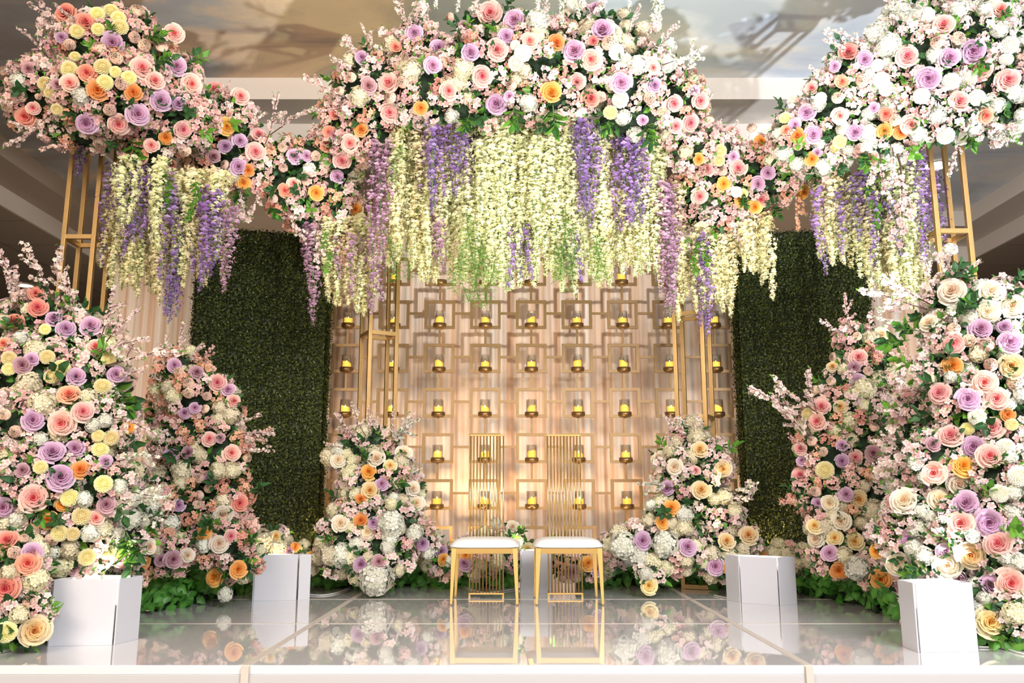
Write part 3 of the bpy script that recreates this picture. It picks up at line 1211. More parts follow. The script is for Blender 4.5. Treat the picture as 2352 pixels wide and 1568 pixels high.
def fern(seed):
    rd = random.Random(seed)
    a = MB()
    cen = lambda t: Vector((.04 * math.sin(3 * t + seed), .03 * math.cos(4 * t + seed), -t))
    a.tube([cen(k / 8) for k in range(9)], .003, 3)
    for i in range(46):
        t = .05 + .95 * (i + rd.random()) / 46
        an = rd.random() * 6.28
        L = .11 * (1 - .35 * t) * rd.uniform(.6, 1.2)
        d_ = Vector((math.cos(an), math.sin(an), -.9)).normalized()
        b_ = cen(min(1, t))
        tn = rd.random()
        for j in range(6):
            q_ = b_ + d_ * L * (j + 1) / 6
            e_ = (Vector([rd.uniform(-1, 1) for _ in range(3)]) + d_).normalized() * .030
            f_ = e_.orthogonal().normalized() * .0035
            a.add([q_ - f_, q_ + f_, q_ + e_], [(0, 1, 2)], tn)
        f_ = d_.orthogonal().normalized() * .002
        a.add([b_ - f_, b_ + f_, b_ + d_ * L], [(0, 1, 2)], tn)
    return a


def spray(seed, L=1.0, w=.5, n=7):
    """stem with rose leaves, along +Z, length 1"""
    rd = random.Random(seed)
    a = MB()
    a.tube([(0, 0, 0), (.03, 0, .4), (0, .04, .8)], .014, 3, 1)
    for i in range(n):
        t = .2 + .6 * i / (n - 1)
        an = i * 2.39996
        d_ = Vector((math.cos(an), math.sin(an), .55 + t * .5)) if i < n - 1 else Vector((0, 0, 1))
        leaf(a, Vector((.02, .02, t)), d_, Vector((-math.cos(an), -math.sin(an), 1)), .46, .27, rd, 0, .45)
    return a


MESH = {}
for k in 'PKLMOWQ':
    MESH[k] = [rose(10 + s_).mesh('rose', PET[k], True) for s_ in range(3)]
MESH['R'] = [ranunculus(s_).mesh('ranunculus', [PET['R'], M['stem']], True) for s_ in range(2)]
for k in 'Yw':
    MESH[k] = [mum(s_).mesh('pompon_flower', PET[k]) for s_ in range(2)]
for k in 'Hh':
    MESH[k] = [hydrangea(s_).mesh('hydrangea', [PET[k], M['leaf_dark']]) for s_ in range(2)]
for k in 'pbc':
    MESH[k] = [cluster(s_).mesh('blossom_cluster', [PET[k], M['leaf_bright'], M['twig']]) for s_ in range(3)]
BR = {k: [branch(s_).mesh('blossom_branch', [PET[k], M['leaf_bright'], M['twig']]) for s_ in range(3)] for k in 'pbc'}
BR['h'] = [branch(5, 1.2).mesh('blossom_branch', [PET['h'], M['leaf_bright'], M['twig']])]
SLEN = (.24, .40, .62, .90)
ST = {k: [[strand(s_ + 9 * int(l_ * 10), l_, .55 if k in 'vu' else 1.0).mesh('wisteria_strand', [PET[k], M['stem']]) for s_ in range(3)] for l_ in SLEN] for k in 'vuij'}
FERN = [fern(s_).mesh('fern_strand', M['fern']) for s_ in range(3)]
SPRAY = [spray(s_).mesh('leaf_spray', [M['leaf_dark'], M['stem']]) for s_ in range(3)]
SPRAYB = [spray(s_ + 5).mesh('leaf_spray', [M['leaf_bright'], M['stem']]) for s_ in range(2)]
NAME = {**{k: 'rose' for k in 'PKLMOWQ'}, 'R': 'ranunculus', 'Y': 'pompon_flower', 'w': 'pompon_flower', 'H': 'hydrangea', 'h': 'hydrangea', 'p': 'blossom_cluster', 'b': 'blossom_cluster', 'c': 'blossom_cluster'}
LAB = {'P': 'peach rose with pink heart', 'K': 'coral rose', 'L': 'lavender rose', 'M': 'dusky mauve rose', 'O': 'orange rose', 'W': 'ivory rose', 'Q': 'cream rose with golden heart',
       'R': 'peach ranunculus', 'Y': 'cream yellow pompon flower', 'w': 'white pompon flower', 'H': 'cream hydrangea', 'h': 'white hydrangea',
       'p': 'pink blossom cluster', 'b': 'blush white blossom cluster', 'c': 'coral blossom cluster'}

# ------------------------------------------------------------------ arrangements: rounded masses given by centre (px), distance, radii (px)
ARR = {
    'left_cloud': dict(label='large floral cloud of roses and ranunculus on the left gold tower', fill='pppppbc', blobs=[
        (240, 110, 6.0, 125, 85), (110, 215, 6.05, 95, 95), (260, 220, 5.9, 150, 110), (380, 190, 6.1, 85, 85), (190, 295, 6.0, 110, 55), (420, 280, 6.1, 85, 75), (340, 330, 6.1, 80, 60), (70, 255, 6.1, 55, 45), (290, 60, 6.1, 70, 45)]),
    'left_link': dict(label='pink floral garland linking the left cloud to the centre crown', fill='pppcbc', blobs=[
        (520, 290, 6.4, 80, 85), (560, 370, 6.4, 90, 70), (650, 380, 6.5, 85, 65), (730, 360, 6.5, 60, 60), (670, 440, 6.5, 85, 55), (770, 440, 6.6, 60, 80), (710, 500, 6.7, 50, 50), (790, 500, 6.7, 45, 60), (470, 400, 6.3, 60, 70)]),
    'centre_crown': dict(label='wide floral crown above the hanging wisteria in the middle', fill='ppppbbbHc', blobs=[
        (860, 210, 6.0, 100, 105), (960, 130, 5.95, 85, 80), (1000, 210, 5.85, 130, 90), (1110, 160, 5.8, 110, 100), (1230, 130, 5.75, 120, 100), (1250, 230, 5.75, 130, 60), (1360, 150, 5.8, 110, 100), (1460, 190, 5.85, 110, 100), (1550, 240, 6.0, 75, 100),
        (790, 280, 6.2, 60, 80), (850, 310, 6.1, 75, 55), (1590, 330, 6.1, 55, 75), (790, 360, 6.4, 50, 60), (1440, 275, 5.8, 100, 45), (1070, 255, 5.8, 90, 45), (1380, 80, 5.9, 120, 60), (1130, 70, 5.9, 100, 60)]),
    'right_link': dict(label='pink and white floral garland linking the centre crown to the right cloud', fill='pppbbc', blobs=[
        (1640, 350, 6.3, 65, 60), (1610, 420, 6.4, 70, 60), (1700, 400, 6.4, 90, 75), (1780, 400, 6.35, 70, 70), (1700, 470, 6.5, 80, 50), (1640, 510, 6.6, 70, 45), (1580, 470, 6.6, 40, 60), (1600, 560, 6.7, 40, 30)]),
    'right_cloud': dict(label='large pale floral cloud on the right gold tower', fill='bbbhpph', blobs=[
        (1840, 320, 6.15, 75, 75), (1930, 250, 6.0, 100, 100), (1980, 180, 5.9, 95, 90), (2100, 150, 5.8, 130, 125), (2210, 90, 5.75, 130, 110), (2280, 210, 5.8, 90, 130), (2150, 260, 5.75, 130, 75), (2030, 320, 5.9, 100, 60), (2130, 50, 5.9, 110, 70), (2310, 70, 5.8, 60, 80), (1900, 370, 6.1, 50, 45)]),
    'left_front_bank': dict(label='tall floor arrangement of pink and cream flowers at the left front', fill='bbpbpHb', blobs=[
        (90, 740, 5.1, 90, 75), (170, 790, 5.1, 110, 80), (60, 860, 4.9, 100, 90), (190, 870, 5.0, 110, 80), (70, 980, 4.8, 110, 90), (200, 980, 4.9, 120, 100), (90, 1100, 4.75, 120, 90), (210, 1110, 4.85, 110, 95), (310, 1160, 5.2, 75, 70),
        (120, 1220, 4.8, 140, 85), (270, 1230, 5.0, 80, 70), (40, 1320, 4.5, 70, 100), (140, 1310, 4.9, 110, 60), (250, 1290, 5.2, 70, 55), (30, 1430, 4.4, 55, 60), (75, 1420, 4.45, 40, 60)]),
    'left_rear_bank': dict(label='coral and peach floor arrangement in front of the left hedge', fill='cccpppH', blobs=[
        (420, 850, 6.1, 60, 55), (400, 930, 6.1, 60, 70), (450, 910, 6.0, 80, 75), (500, 960, 6.0, 60, 85), (430, 1010, 6.0, 90, 80), (510, 1050, 5.95, 70, 80), (430, 1110, 5.95, 80, 70), (510, 1150, 5.95, 65, 70), (430, 1210, 5.9, 90, 60), (500, 1240, 5.85, 85, 60), (370, 1270, 5.6, 80, 50), (400, 1180, 5.8, 70, 60), (545, 1290, 5.9, 55, 45)]),
    'left_pillar_flowers': dict(label='ivory, orange and hydrangea arrangement at the left inner tower foot', fill='bHpbH', blobs=[
        (845, 1030, 6.8, 80, 55), (800, 1045, 6.8, 55, 40), (850, 1110, 6.75, 75, 60), (880, 1080, 6.75, 70, 60), (930, 1140, 6.8, 45, 60), (840, 1180, 6.7, 85, 60), (900, 1200, 6.65, 70, 65), (800, 1230, 6.65, 75, 55), (870, 1270, 6.6, 90, 55), (960, 1240, 6.8, 50, 40), (860, 1310, 6.6, 55, 45), (780, 1280, 6.65, 60, 40)]),
    'right_pillar_flowers': dict(label='ivory and lavender arrangement at the right inner tower foot', fill='bbHHp', blobs=[
        (1580, 1010, 6.8, 45, 50), (1630, 1060, 6.75, 60, 55), (1560, 1080, 6.75, 55, 60), (1600, 1130, 6.7, 80, 60), (1560, 1190, 6.65, 85, 55), (1650, 1180, 6.7, 55, 60), (1700, 1240, 6.7, 45, 40), (1480, 1240, 6.7, 75, 45), (1560, 1270, 6.6, 90, 45), (1640, 1270, 6.65, 60, 50), (1430, 1260, 6.8, 50, 40), (1500, 1320, 6.55, 30, 35)]),
    'low_middle_row': dict(label='low row of flowers on the floor behind the two chairs', fill='pHbp', blobs=[
        (1030, 1290, 7.0, 60, 35), (1090, 1280, 7.0, 60, 50), (1150, 1270, 7.05, 50, 45), (1300, 1290, 7.0, 55, 45), (1360, 1290, 6.95, 50, 45), (1230, 1265, 7.3, 50, 25), (1180, 1225, 7.2, 22, 22)]),
    'left_box_flowers': dict(label='low cream flowers directly behind the left hedge box', fill='HHbp', blobs=[
        (620, 1245, 6.75, 48, 35), (670, 1270, 6.8, 50, 32), (715, 1285, 6.8, 30, 30), (580, 1290, 6.4, 30, 40)]),
    'right_box_flowers': dict(label='low cream flowers directly behind the right hedge box', fill='HHbp', blobs=[
        (1720, 1285, 6.8, 45, 32), (1790, 1275, 6.8, 55, 28), (1860, 1290, 6.7, 50, 35), (1680, 1300, 6.6, 35, 40)]),
    'right_rear_bank': dict(label='peach and lavender floor arrangement in front of the right hedge', fill='ppcbHp', blobs=[
        (1970, 800, 6.2, 50, 55), (1990, 860, 6.1, 80, 60), (1940, 890, 6.1, 55, 60), (1970, 950, 6.0, 90, 70), (1900, 970, 6.0, 60, 60), (1900, 1040, 5.95, 75, 70), (1990, 1040, 5.95, 80, 80), (1930, 1120, 5.9, 90, 70), (2010, 1140, 5.9, 70, 70), (1880, 1130, 5.95, 55, 60), (1930, 1210, 5.85, 80, 60), (2000, 1230, 5.85, 80, 60), (1930, 1280, 5.8, 70, 45), (2020, 1310, 5.6, 60, 45)]),
    'right_front_bank': dict(label='tall floor arrangement of ivory and pink flowers at the right front', fill='bbbhppb', blobs=[
        (2190, 690, 5.1, 70, 60), (2290, 720, 5.0, 80, 80), (2200, 780, 5.0, 80, 70), (2300, 830, 4.9, 80, 90), (2170, 870, 5.0, 75, 70), (2240, 930, 4.9, 110, 90), (2320, 980, 4.8, 70, 90), (2120, 970, 5.2, 70, 80), (2180, 1060, 4.9, 110, 80), (2300, 1090, 4.75, 90, 90),
        (2090, 1080, 5.3, 70, 80), (2130, 1180, 5.0, 100, 80), (2260, 1210, 4.75, 110, 90), (2080, 1240, 5.1, 75, 80), (2180, 1280, 4.85, 100, 50), (2320, 1300, 4.6, 60, 90), (2330, 1410, 4.5, 45, 60), (2270, 1400, 4.6, 40, 60)]),
}
FRONT = ['left_front_bank', 'right_front_bank']
SHIFT = {'centre_crown': .45, 'left_link': .40, 'right_link': .40, 'left_rear_bank': .30, 'right_rear_bank': .30, 'left_pillar_flowers': .30, 'right_pillar_flowers': .30,
         'low_middle_row': .35, 'left_box_flowers': .30, 'right_box_flowers': .30}
for nm_, A in ARR.items():
    sh = SHIFT.get(nm_, 0)
    A['blobs'] = [(b_[0], b_[1], b_[2] + sh, b_[3], b_[4]) for b_ in A['blobs']]
    A['sh'] = sh
    E = []
    for (x, y, Y, rx, ry) in A['blobs']:
        c_ = W(x, y, Y)
        k = ppm(c_)
        E.append((c_, Vector((rx / k, min(rx, ry) / k * .9, ry / k))))
    A['E'] = E
    A['cnt'] = {}
    A['near'] = []
    cen = sum((e_[0] for e_ in E), Vector()) / len(E)
    low = min(e_[0].z - e_[1].z for e_ in E)
    on_floor = low < .6
    A['o'] = Vector((cen.x, cen.y, 0 if on_floor else low))
    A['root'] = thing('floral_arrangement', A['label'], 'flower arrangement', A['o'], 0)


def hit(A, px, py):
    """where the line of sight meets the masses of an arrangement"""
    d_ = ray(px, py).normalized()
    best = None
    near = None
    for c_, r_ in A['E']:
        o2 = Vector(((CAM.x - c_.x) / r_.x, (CAM.y - c_.y) / r_.y, (CAM.z - c_.z) / r_.z))
        d2 = Vector((d_.x / r_.x, d_.y / r_.y, d_.z / r_.z))
        a_, b_, cc = d2.dot(d2), 2 * o2.dot(d2), o2.dot(o2) - 1
        D = b_ * b_ - 4 * a_ * cc
        tc = -b_ / (2 * a_)
        if D > 0:
            t_ = (-b_ - math.sqrt(D)) / (2 * a_)
            if best is None or t_ < best[0]:
                p_ = CAM + d_ * t_
                best = (t_, p_, Vector(((p_.x - c_.x) / r_.x ** 2, (p_.y - c_.y) / r_.y ** 2, (p_.z - c_.z) / r_.z ** 2)).normalized())
        m_ = (o2 + d2 * tc).length
        if near is None or m_ < near[0]:
            p_ = CAM + d_ * tc
            near = (m_, p_, (p_ - c_).normalized())
    if best:
        return best[1], best[2], 0.0
    return near[1], near[2], near[0]


def put(A, mesh, name, p_, nrm, s_, label=None, roll=None, maxn=295):
    n_ = A['cnt'].get(name, 0)
    if n_ >= maxn:
        return None
    A['cnt'][name] = n_ + 1
    q_ = nrm.normalized().to_track_quat('Z', 'Y') @ Quaternion((0, 0, 1), random.uniform(0, 6.28) if roll is None else roll)
    o = link(name, mesh, A['root'], p_ - A['o'], q_, s_)
    if label:
        o['label'] = label
    return o


# flowers read off the photograph: x y r kind, in enlarged crops (scale 2.904) with their origin
CROPS = [((0, 0), """430 80 70 K;915 68 50 R;570 145 65 K;650 95 50 Y;740 70 50 Y;790 120 50 Y;800 180 55 Y;515 208 50 Y;655 195 45 Y;895 248 45 R;965 300 50 R;750 285 75 L;660 312 55 R;465 300 45 R;1160 220 70 P;1080 310 45 R;775 388 50 R;500 375 35 Y;410 250 40 L;1175 360 40 R;685 445 58 Y;580 485 65 K;950 450 75 P;1180 440 70 L;770 480 40 Y;460 460 55 Y;700 550 55 Y;810 555 50 R;860 520 50 Y;1035 535 65 P;1280 560 70 P;300 560 50 Y;465 555 65 P;650 600 70 O;890 615 60 O;325 620 35 Y;190 460 50 M;380 560 40 M;140 640 45 R;255 645 25 R;50 705 50 R;1430 590 65 P;1605 640 60 P;1075 670 70 L;1190 690 50 L;730 730 48 R;920 760 75 L;575 825 75 L;790 830 70 P;165 780 65 K;265 830 42 R;380 730 40 Y;220 720 45 P;1225 865 60 P;1510 840 60 O;665 955 50 R;905 1035 75 K;1105 920 50 O;1500 975 50 L;1600 935 50 L;1725 890 50 P;1705 1010 65 P;1230 1005 48 R;1425 1040 50 M;1590 1110 60 L;1500 1095 35 R;1655 1135 45 O;1550 1170 50 H;1885 985 38 R;1965 1040 55 L;2045 1040 40 L;2175 965 50 K;2105 1040 40 R;1625 1220 50 O;1890 1120 35 R;2040 1210 35 R;1900 1270 50 K;1960 1220 45 P;1820 1325 38 R;2110 1285 55 O;2250 1175 50 L;2280 1070 60 P;2195 885 50 K;1145 1100 35 K;1010 970 50 P;120 540 55 h;1100 1150 60 h;1340 740 60 p;1320 830 60 p;320 300 55 p;300 440 60 b;540 640 60 h;350 780 50 b;640 700 45 b;790 60 55 p;280 150 45 b;290 240 50 b;1120 500 50 b;1780 1100 50 b;1290 690 45 p;1200 600 45 b;1460 1320 50 b;1700 1250 55 p;2000 1400 60 b;2060 1130 45 h;1640 1420 60 b;30 470 45 R"""),
         ((760, 0), """555 215 60 L;790 120 40 R;890 170 40 M;1060 80 80 P;1220 130 75 L;1170 240 55 L;1325 270 60 P;1110 330 75 P;1505 280 60 O;1620 335 80 L;1735 395 75 P;1810 190 80 L;1850 285 55 R;1610 160 50 R;1560 100 45 R;1770 50 60 L;1750 270 38 K;1280 355 60 w;1235 420 55 w;1230 300 35 w;1380 130 80 h;1905 345 55 w;1960 400 50 w;2050 430 65 h;720 320 60 L;930 345 65 L;490 380 42 R;680 435 60 L;205 380 50 L;135 515 38 R;380 550 70 P;480 548 48 R;250 570 60 M;60 605 35 R;770 540 48 R;785 605 65 P;395 650 45 R;390 750 70 P;1010 505 75 P;1205 570 45 R;1190 640 40 L;1100 690 75 L;1470 610 75 O;1320 680 60 h;1640 545 60 P;1735 650 65 K;1800 645 45 R;1935 550 75 L;1930 665 58 w;1865 750 50 Y;2160 565 50 L;2130 650 50 R;2290 690 60 P;2150 450 50 P;430 310 40 K;600 720 50 O;805 775 50 h;125 955 65 P;200 860 50 O;70 1060 65 P;40 1170 55 M;165 1395 50 O;15 900 40 M;20 760 40 K;700 860 60 b;1040 830 70 p;1730 870 55 b;2300 840 50 P;2080 800 40 L;880 460 75 H;530 470 75 H;190 640 70 H;850 550 60 H;110 730 60 b;600 60 60 b;560 130 50 b;350 210 45 b;110 280 45 b;590 330 50 b;280 430 60 b;1450 500 60 b;1130 500 55 b;1290 470 50 H;1350 530 50 b;1640 740 60 b;950 700 55 p;2170 700 60 p;2230 800 60 b;1950 780 55 h;2030 900 55 h;1680 60 60 b;1600 30 50 h;2150 160 60 b;2250 420 60 h;2260 300 55 h;240 980 55 p;200 1080 60 p;130 1250 60 b;90 1420 60 b;2260 960 60 p;2250 1060 50 b;480 800 55 b;1230 760 40 b;970 60 50 b;1450 330 60 b"""),
         ((1552, 0), """10 820 45 P;120 600 40 L;165 670 60 P;100 820 60 P;225 790 45 R;385 880 60 P;505 850 38 R;570 940 55 O;295 1005 45 Y;290 1070 40 Y;385 1045 40 L;605 860 35 w;730 785 42 Y;780 680 42 w;965 655 42 w;870 750 60 L;795 830 45 L;735 865 38 K;810 900 55 O;915 895 60 L;905 585 45 P;1110 540 48 K;1060 440 40 L;1245 540 50 R;1150 340 65 K;1260 395 60 L;1330 220 80 h;1420 300 80 h;1345 435 42 w;1370 535 55 w;1405 590 50 w;1545 370 75 P;1785 160 75 P;1670 100 55 w;1745 280 50 R;1885 255 50 R;1830 380 70 L;1985 340 85 L;2035 460 75 P;1685 525 85 L;1835 545 58 w;1945 530 60 w;1640 640 55 w;1895 670 70 P;2010 650 55 w;2220 530 80 P;2165 190 60 h;1890 60 60 h;2170 60 60 P;2230 300 60 w;2205 395 45 w;2070 770 55 K;2250 610 50 w;1800 905 58 w;1905 925 45 w;1570 830 70 P;1460 800 45 R;1400 760 50 K;1390 870 55 O;1500 880 50 O;1195 880 60 L;1095 770 60 P;1080 650 45 R;1095 945 48 Y;1060 990 35 Y;690 1020 45 Y;815 970 38 R;945 1020 35 L;910 1060 50 O;1230 990 40 R;1290 1060 60 P;205 1125 55 P;310 1140 40 R;415 1120 60 P;155 1060 40 O;615 1150 50 L;550 1225 50 L;320 1225 50 O;405 1280 38 w;450 1290 35 Y;570 1330 60 P;160 1310 60 P;440 1340 50 O;530 1380 50 O;855 1285 50 O;730 1350 45 p;1320 720 40 L;270 930 60 b;100 930 60 b;60 1100 60 b;500 1030 50 p;800 1120 60 p;780 1240 60 p;700 1230 50 b;180 1230 50 b;280 1430 60 b;400 1480 60 b;200 1500 60 b;1200 700 60 p;1500 600 60 p;1640 760 50 p;1700 700 50 b;1150 620 50 b;1010 520 45 b;1380 960 50 b;1450 440 40 b;2130 850 50 b;2250 850 45 b;2060 60 50 h;1500 60 60 h;1560 180 55 b;2150 700 50 h;1960 600 50 b;1280 560 50 p;1000 830 45 p;640 1070 50 H;620 980 55 p;2080 140 50 b"""),
         ((0, 520), """250 540 65 K;240 445 50 K;100 635 60 K;605 660 72 L;465 460 50 b;355 610 55 L;440 680 60 L;300 685 38 Y;20 780 45 K;640 800 70 P;60 880 50 Y;60 950 45 Y;315 870 50 Y;150 925 60 M;210 885 50 L;410 945 60 Y;345 1000 50 Y;725 885 48 Y;775 985 60 L;510 1000 65 L;190 1050 80 H;685 1065 58 Y;460 1115 72 K;285 1180 90 H;555 1235 72 P;410 1315 88 P;220 1290 75 L;30 1255 45 R;100 1365 48 R;655 1395 42 Y;740 1410 52 Y;670 1485 57 Y;500 1480 65 L;350 1500 80 L;860 1340 45 O;30 1105 40 R;1165 925 50 L;1190 970 40 R;1315 970 50 M;1260 1040 42 R;1260 1112 42 R;1450 1040 60 P;1520 1085 50 L;1560 1165 50 P;1540 1260 60 H;1380 1130 35 R;1300 1210 40 L;1365 1215 35 R;1230 1245 42 L;1140 1520 45 L;1255 1510 45 M;1395 1415 50 P;1470 1410 35 M;1545 1510 60 P;1650 1545 35 R;1310 880 35 c;1150 1130 55 H;400 760 50 b;540 760 55 b;420 800 45 b;660 960 50 b;720 1180 60 b;800 1240 55 b;680 700 40 b;800 680 55 b;120 1470 60 b;270 1420 50 h;60 1440 50 b;620 1330 50 h;700 1290 50 h;820 1430 50 b;40 540 40 b;1060 960 50 c;1020 1050 45 c;1330 1330 50 c;1220 1370 45 c;1400 1310 45 p;1100 1400 50 b;1600 1320 45 b;1260 1430 40 c;1480 1340 50 p;1160 1200 50 b;1360 1020 45 b;140 740 50 h"""),
         ((1552, 520), """1835 430 92 W;2105 430 88 W;2250 530 82 W;2080 570 78 W;1680 640 60 W;2035 680 78 L;2190 665 50 L;2230 770 80 L;1855 680 50 R;1955 760 52 R;2080 790 52 R;1850 780 75 P;1370 720 65 W;1850 930 70 O;2100 920 52 R;2240 930 85 Q;2060 1040 82 P;2260 1040 58 R;1755 1110 75 P;1950 1150 78 L;2140 1150 80 P;2010 1270 58 w;2215 1255 50 O;2240 1320 42 Y;1945 1350 45 Y;1830 1390 80 P;2110 1340 75 P;1985 1470 80 L;2095 1530 85 P;2200 1470 60 w;1715 1450 50 M;1210 730 35 R;1220 870 62 P;1055 870 42 R;1045 930 40 Q;1190 940 45 M;1285 965 38 R;1215 1040 60 L;1035 1030 37 R;925 1090 38 R;970 1200 65 P;940 1300 65 P;880 1250 45 Y;840 1330 50 H;755 1245 35 R;1250 1080 80 H;830 1480 47 P;985 1500 37 R;1110 1460 42 L;1320 1510 60 M;1200 1540 50 P;840 1560 40 L;910 1430 40 R;1325 1335 40 R;1430 850 55 p;1340 880 45 c;1350 1020 60 H;1670 500 50 b;1760 200 45 b;1830 150 45 h;1940 330 40 h;1850 560 50 h;2020 850 60 H;1750 820 50 p;1640 880 55 b;1620 960 55 b;1830 1000 45 h;1580 1260 55 b;1650 1300 55 b;1530 1130 50 p;1700 1020 40 H;1150 990 50 b;1180 1160 60 b;1100 1200 45 Q;1080 1270 50 c;1230 1260 50 c;1420 1250 60 b;1400 1300 50 b;1790 1260 55 p;1760 1330 50 b;820 1420 45 c;1010 1330 45 p;2230 1180 40 h;1120 700 45 b;1120 640 40 p;1340 1200 50 b;1500 980 40 b;1480 1080 40 p;2300 1130 50 h;1640 1540 55 p;1450 1480 60 b"""),
         ((0, 1028), """660 20 55 Y;270 130 47 Y;405 195 92 L;535 145 62 O;705 90 45 L;225 335 97 P;690 240 60 Y;465 335 60 Y;545 455 62 Y;640 470 60 P;415 380 50 O;320 480 62 O;710 380 60 M;20 400 75 L;220 550 50 R;160 600 35 R;395 570 57 Y;485 575 47 Y;345 615 52 R;45 615 68 K;95 700 52 R;220 700 70 L;185 770 82 K;580 730 57 Y;715 690 57 Y;800 745 62 M;400 790 80 H;240 870 82 H;490 810 42 M;35 940 92 K;200 1020 55 R;230 1220 105 Q;40 1230 70 Y;60 830 60 H;130 1110 60 H;850 450 95 h;800 260 50 h;1140 40 45 L;1250 30 45 M;1545 20 57 P;1650 70 40 R;1210 150 70 H;1460 150 60 H;1550 150 60 H;1610 130 40 b;1330 200 40 R;1400 205 42 L;1390 270 35 R;1325 320 40 R;1315 380 35 R;1190 385 45 L;1600 370 57 K;1490 450 65 W;1360 570 52 O;1460 640 62 W;1540 590 50 P;1155 745 62 M;1070 750 45 M;1250 720 50 W;1000 660 52 W;1425 865 65 O;1590 810 62 O;1500 980 50 h;1200 240 50 H;950 760 50 O;1750 620 80 H;1850 670 60 H;1840 590 45 Q;1925 690 35 L;2080 735 48 O;1970 660 35 O;2140 640 50 H;2200 710 75 H;2270 505 62 W;120 480 60 h;60 120 60 b;150 150 50 M;560 340 55 h;780 570 50 h;600 570 60 h;900 330 60 h;1010 390 50 h;960 480 50 h;1150 500 60 h;620 140 50 p;1020 160 50 b;1180 270 50 c;1300 470 50 c;1250 590 50 p;1350 650 50 h;1500 730 50 b;1380 780 45 p;1620 600 55 c;1650 450 50 p;1420 380 40 c;1130 640 50 p;820 870 40 p;950 890 45 p;1480 280 50 c;1700 500 40 p;340 700 55 h"""),
         ((760, 1028), """50 80 55 W;300 70 60 W;490 30 57 W;395 120 45 Q;250 160 57 O;340 240 50 L;260 285 65 Q;200 340 42 O;550 270 50 W;570 370 60 W;60 505 60 W;200 485 52 O;280 500 42 L;240 560 60 W;400 500 90 h;400 590 60 h;70 710 85 h;200 780 57 L;320 760 50 M;300 870 118 h;560 570 60 h;610 640 47 L;735 690 42 L;750 745 42 O;890 770 57 L;900 715 45 O;1210 525 47 W;1100 500 40 h;1110 760 60 H;960 840 45 H;1310 680 50 Q;1715 770 57 O;1770 810 50 L;1610 830 50 M;1890 780 42 p;1950 650 90 h;2080 620 62 L;2060 720 80 h;2210 500 47 O;2270 400 60 O;2230 640 90 h;2120 920 65 Q;2240 270 52 L;2180 60 50 W;2290 130 60 W;370 170 50 p;480 160 50 p;110 400 60 b;240 400 50 b;430 250 50 b;500 640 50 p;650 500 40 p;170 640 50 h;380 660 50 h;130 230 50 b;420 330 40 h;1600 730 50 p;1540 800 45 c;1020 560 45 H;650 700 45 h;790 760 40 h;1850 720 40 p;2120 480 45 H;2130 380 40 h;2100 840 50 h;2200 850 50 b;1990 740 50 h;50 10 50 h"""),
         ((1552, 1028), """170 280 67 Q;315 140 60 Q;160 10 60 Q;130 150 42 P;80 660 62 L;340 620 62 Q;485 580 68 Q;265 790 63 L;360 800 52 O;60 530 60 H;450 680 60 H;240 850 60 H;660 700 60 H;740 710 60 H;560 720 50 O;1720 170 82 P;1920 120 78 O;1890 240 82 W;2070 80 92 P;2290 190 72 w;2160 305 62 w;1520 350 88 W;1760 340 82 W;1935 370 88 L;1900 505 87 P;2095 500 97 L;1720 560 70 W;1560 610 65 L;2150 640 92 P;1970 715 98 Q;1815 785 95 W;1480 770 88 W;1800 690 60 L;1890 870 50 M;2240 905 105 P;2110 920 82 L;2100 1160 105 Q;2270 1100 80 H;2290 520 62 L;830 10 37 P;985 20 40 R;1110 90 50 L;1200 90 67 P;1320 30 60 M;995 150 62 Y;840 100 45 L;830 180 60 P;935 290 40 R;1140 310 52 L;1025 370 62 W;1225 345 62 Q;950 370 42 L;865 445 35 R;925 520 57 Q;1100 490 68 W;930 610 62 W;1060 600 57 Q;1195 625 62 Q;1025 700 57 L;1335 690 52 O;1300 420 80 H;1120 720 60 H;1210 800 80 h;1090 820 62 O;1370 880 72 O;40 30 50 b;70 160 60 b;250 200 60 b;150 400 50 b;60 440 60 h;290 430 50 p;240 500 55 b;500 260 50 b;480 310 45 b;400 490 45 b;170 720 50 b;380 880 30 R;1150 170 50 p;1280 180 50 c;1350 260 50 b;1410 110 60 b;1400 180 55 b;770 330 45 c;860 370 50 p;1060 230 50 p;1180 420 50 c;1400 560 50 p;1360 620 55 b;1280 570 50 b;1560 500 45 b;1600 100 50 h;1660 720 60 h;1620 800 50 H;1980 580 50 h;2200 740 50 h;2000 900 50 h;1640 420 50 h;1790 460 45 b;2030 230 50 b;2250 290 60 h;2230 60 50 h;1450 640 55 p;880 760 50 H;960 730 50 b;2060 1000 50 h;2290 760 60 h;1480 420 40 b;1580 430 40 b;1700 460 45 h""")]
FL = []
for (ox, oy), txt in CROPS:
    for it in txt.split(';'):
        x, y, r, k = it.split()
        x, y, r = ox + float(x) / 2.904, oy + float(y) / 2.904, float(r) / 2.904
        if any(NAME[f_[3]] == NAME[k] and (f_[0] - x) ** 2 + (f_[1] - y) ** 2 < (.75 * min(r, f_[2])) ** 2 for f_ in FL):
            continue
        FL.append((x, y, r, k))


def owner(x, y):
    best = None
    for nm_, A in ARR.items():
        m_ = min(((x - b_[0]) / b_[3]) ** 2 + ((y - b_[1]) / b_[4]) ** 2 for b_ in A['blobs'])
        yd = min(b_[2] for b_ in A['blobs'])
        key = (m_ if m_ > 1 else (.5 if nm_ in FRONT else m_ * .49 + .5), yd)
        if best is None or key < best[0]:
            best = (key, nm_)
    return best[1]


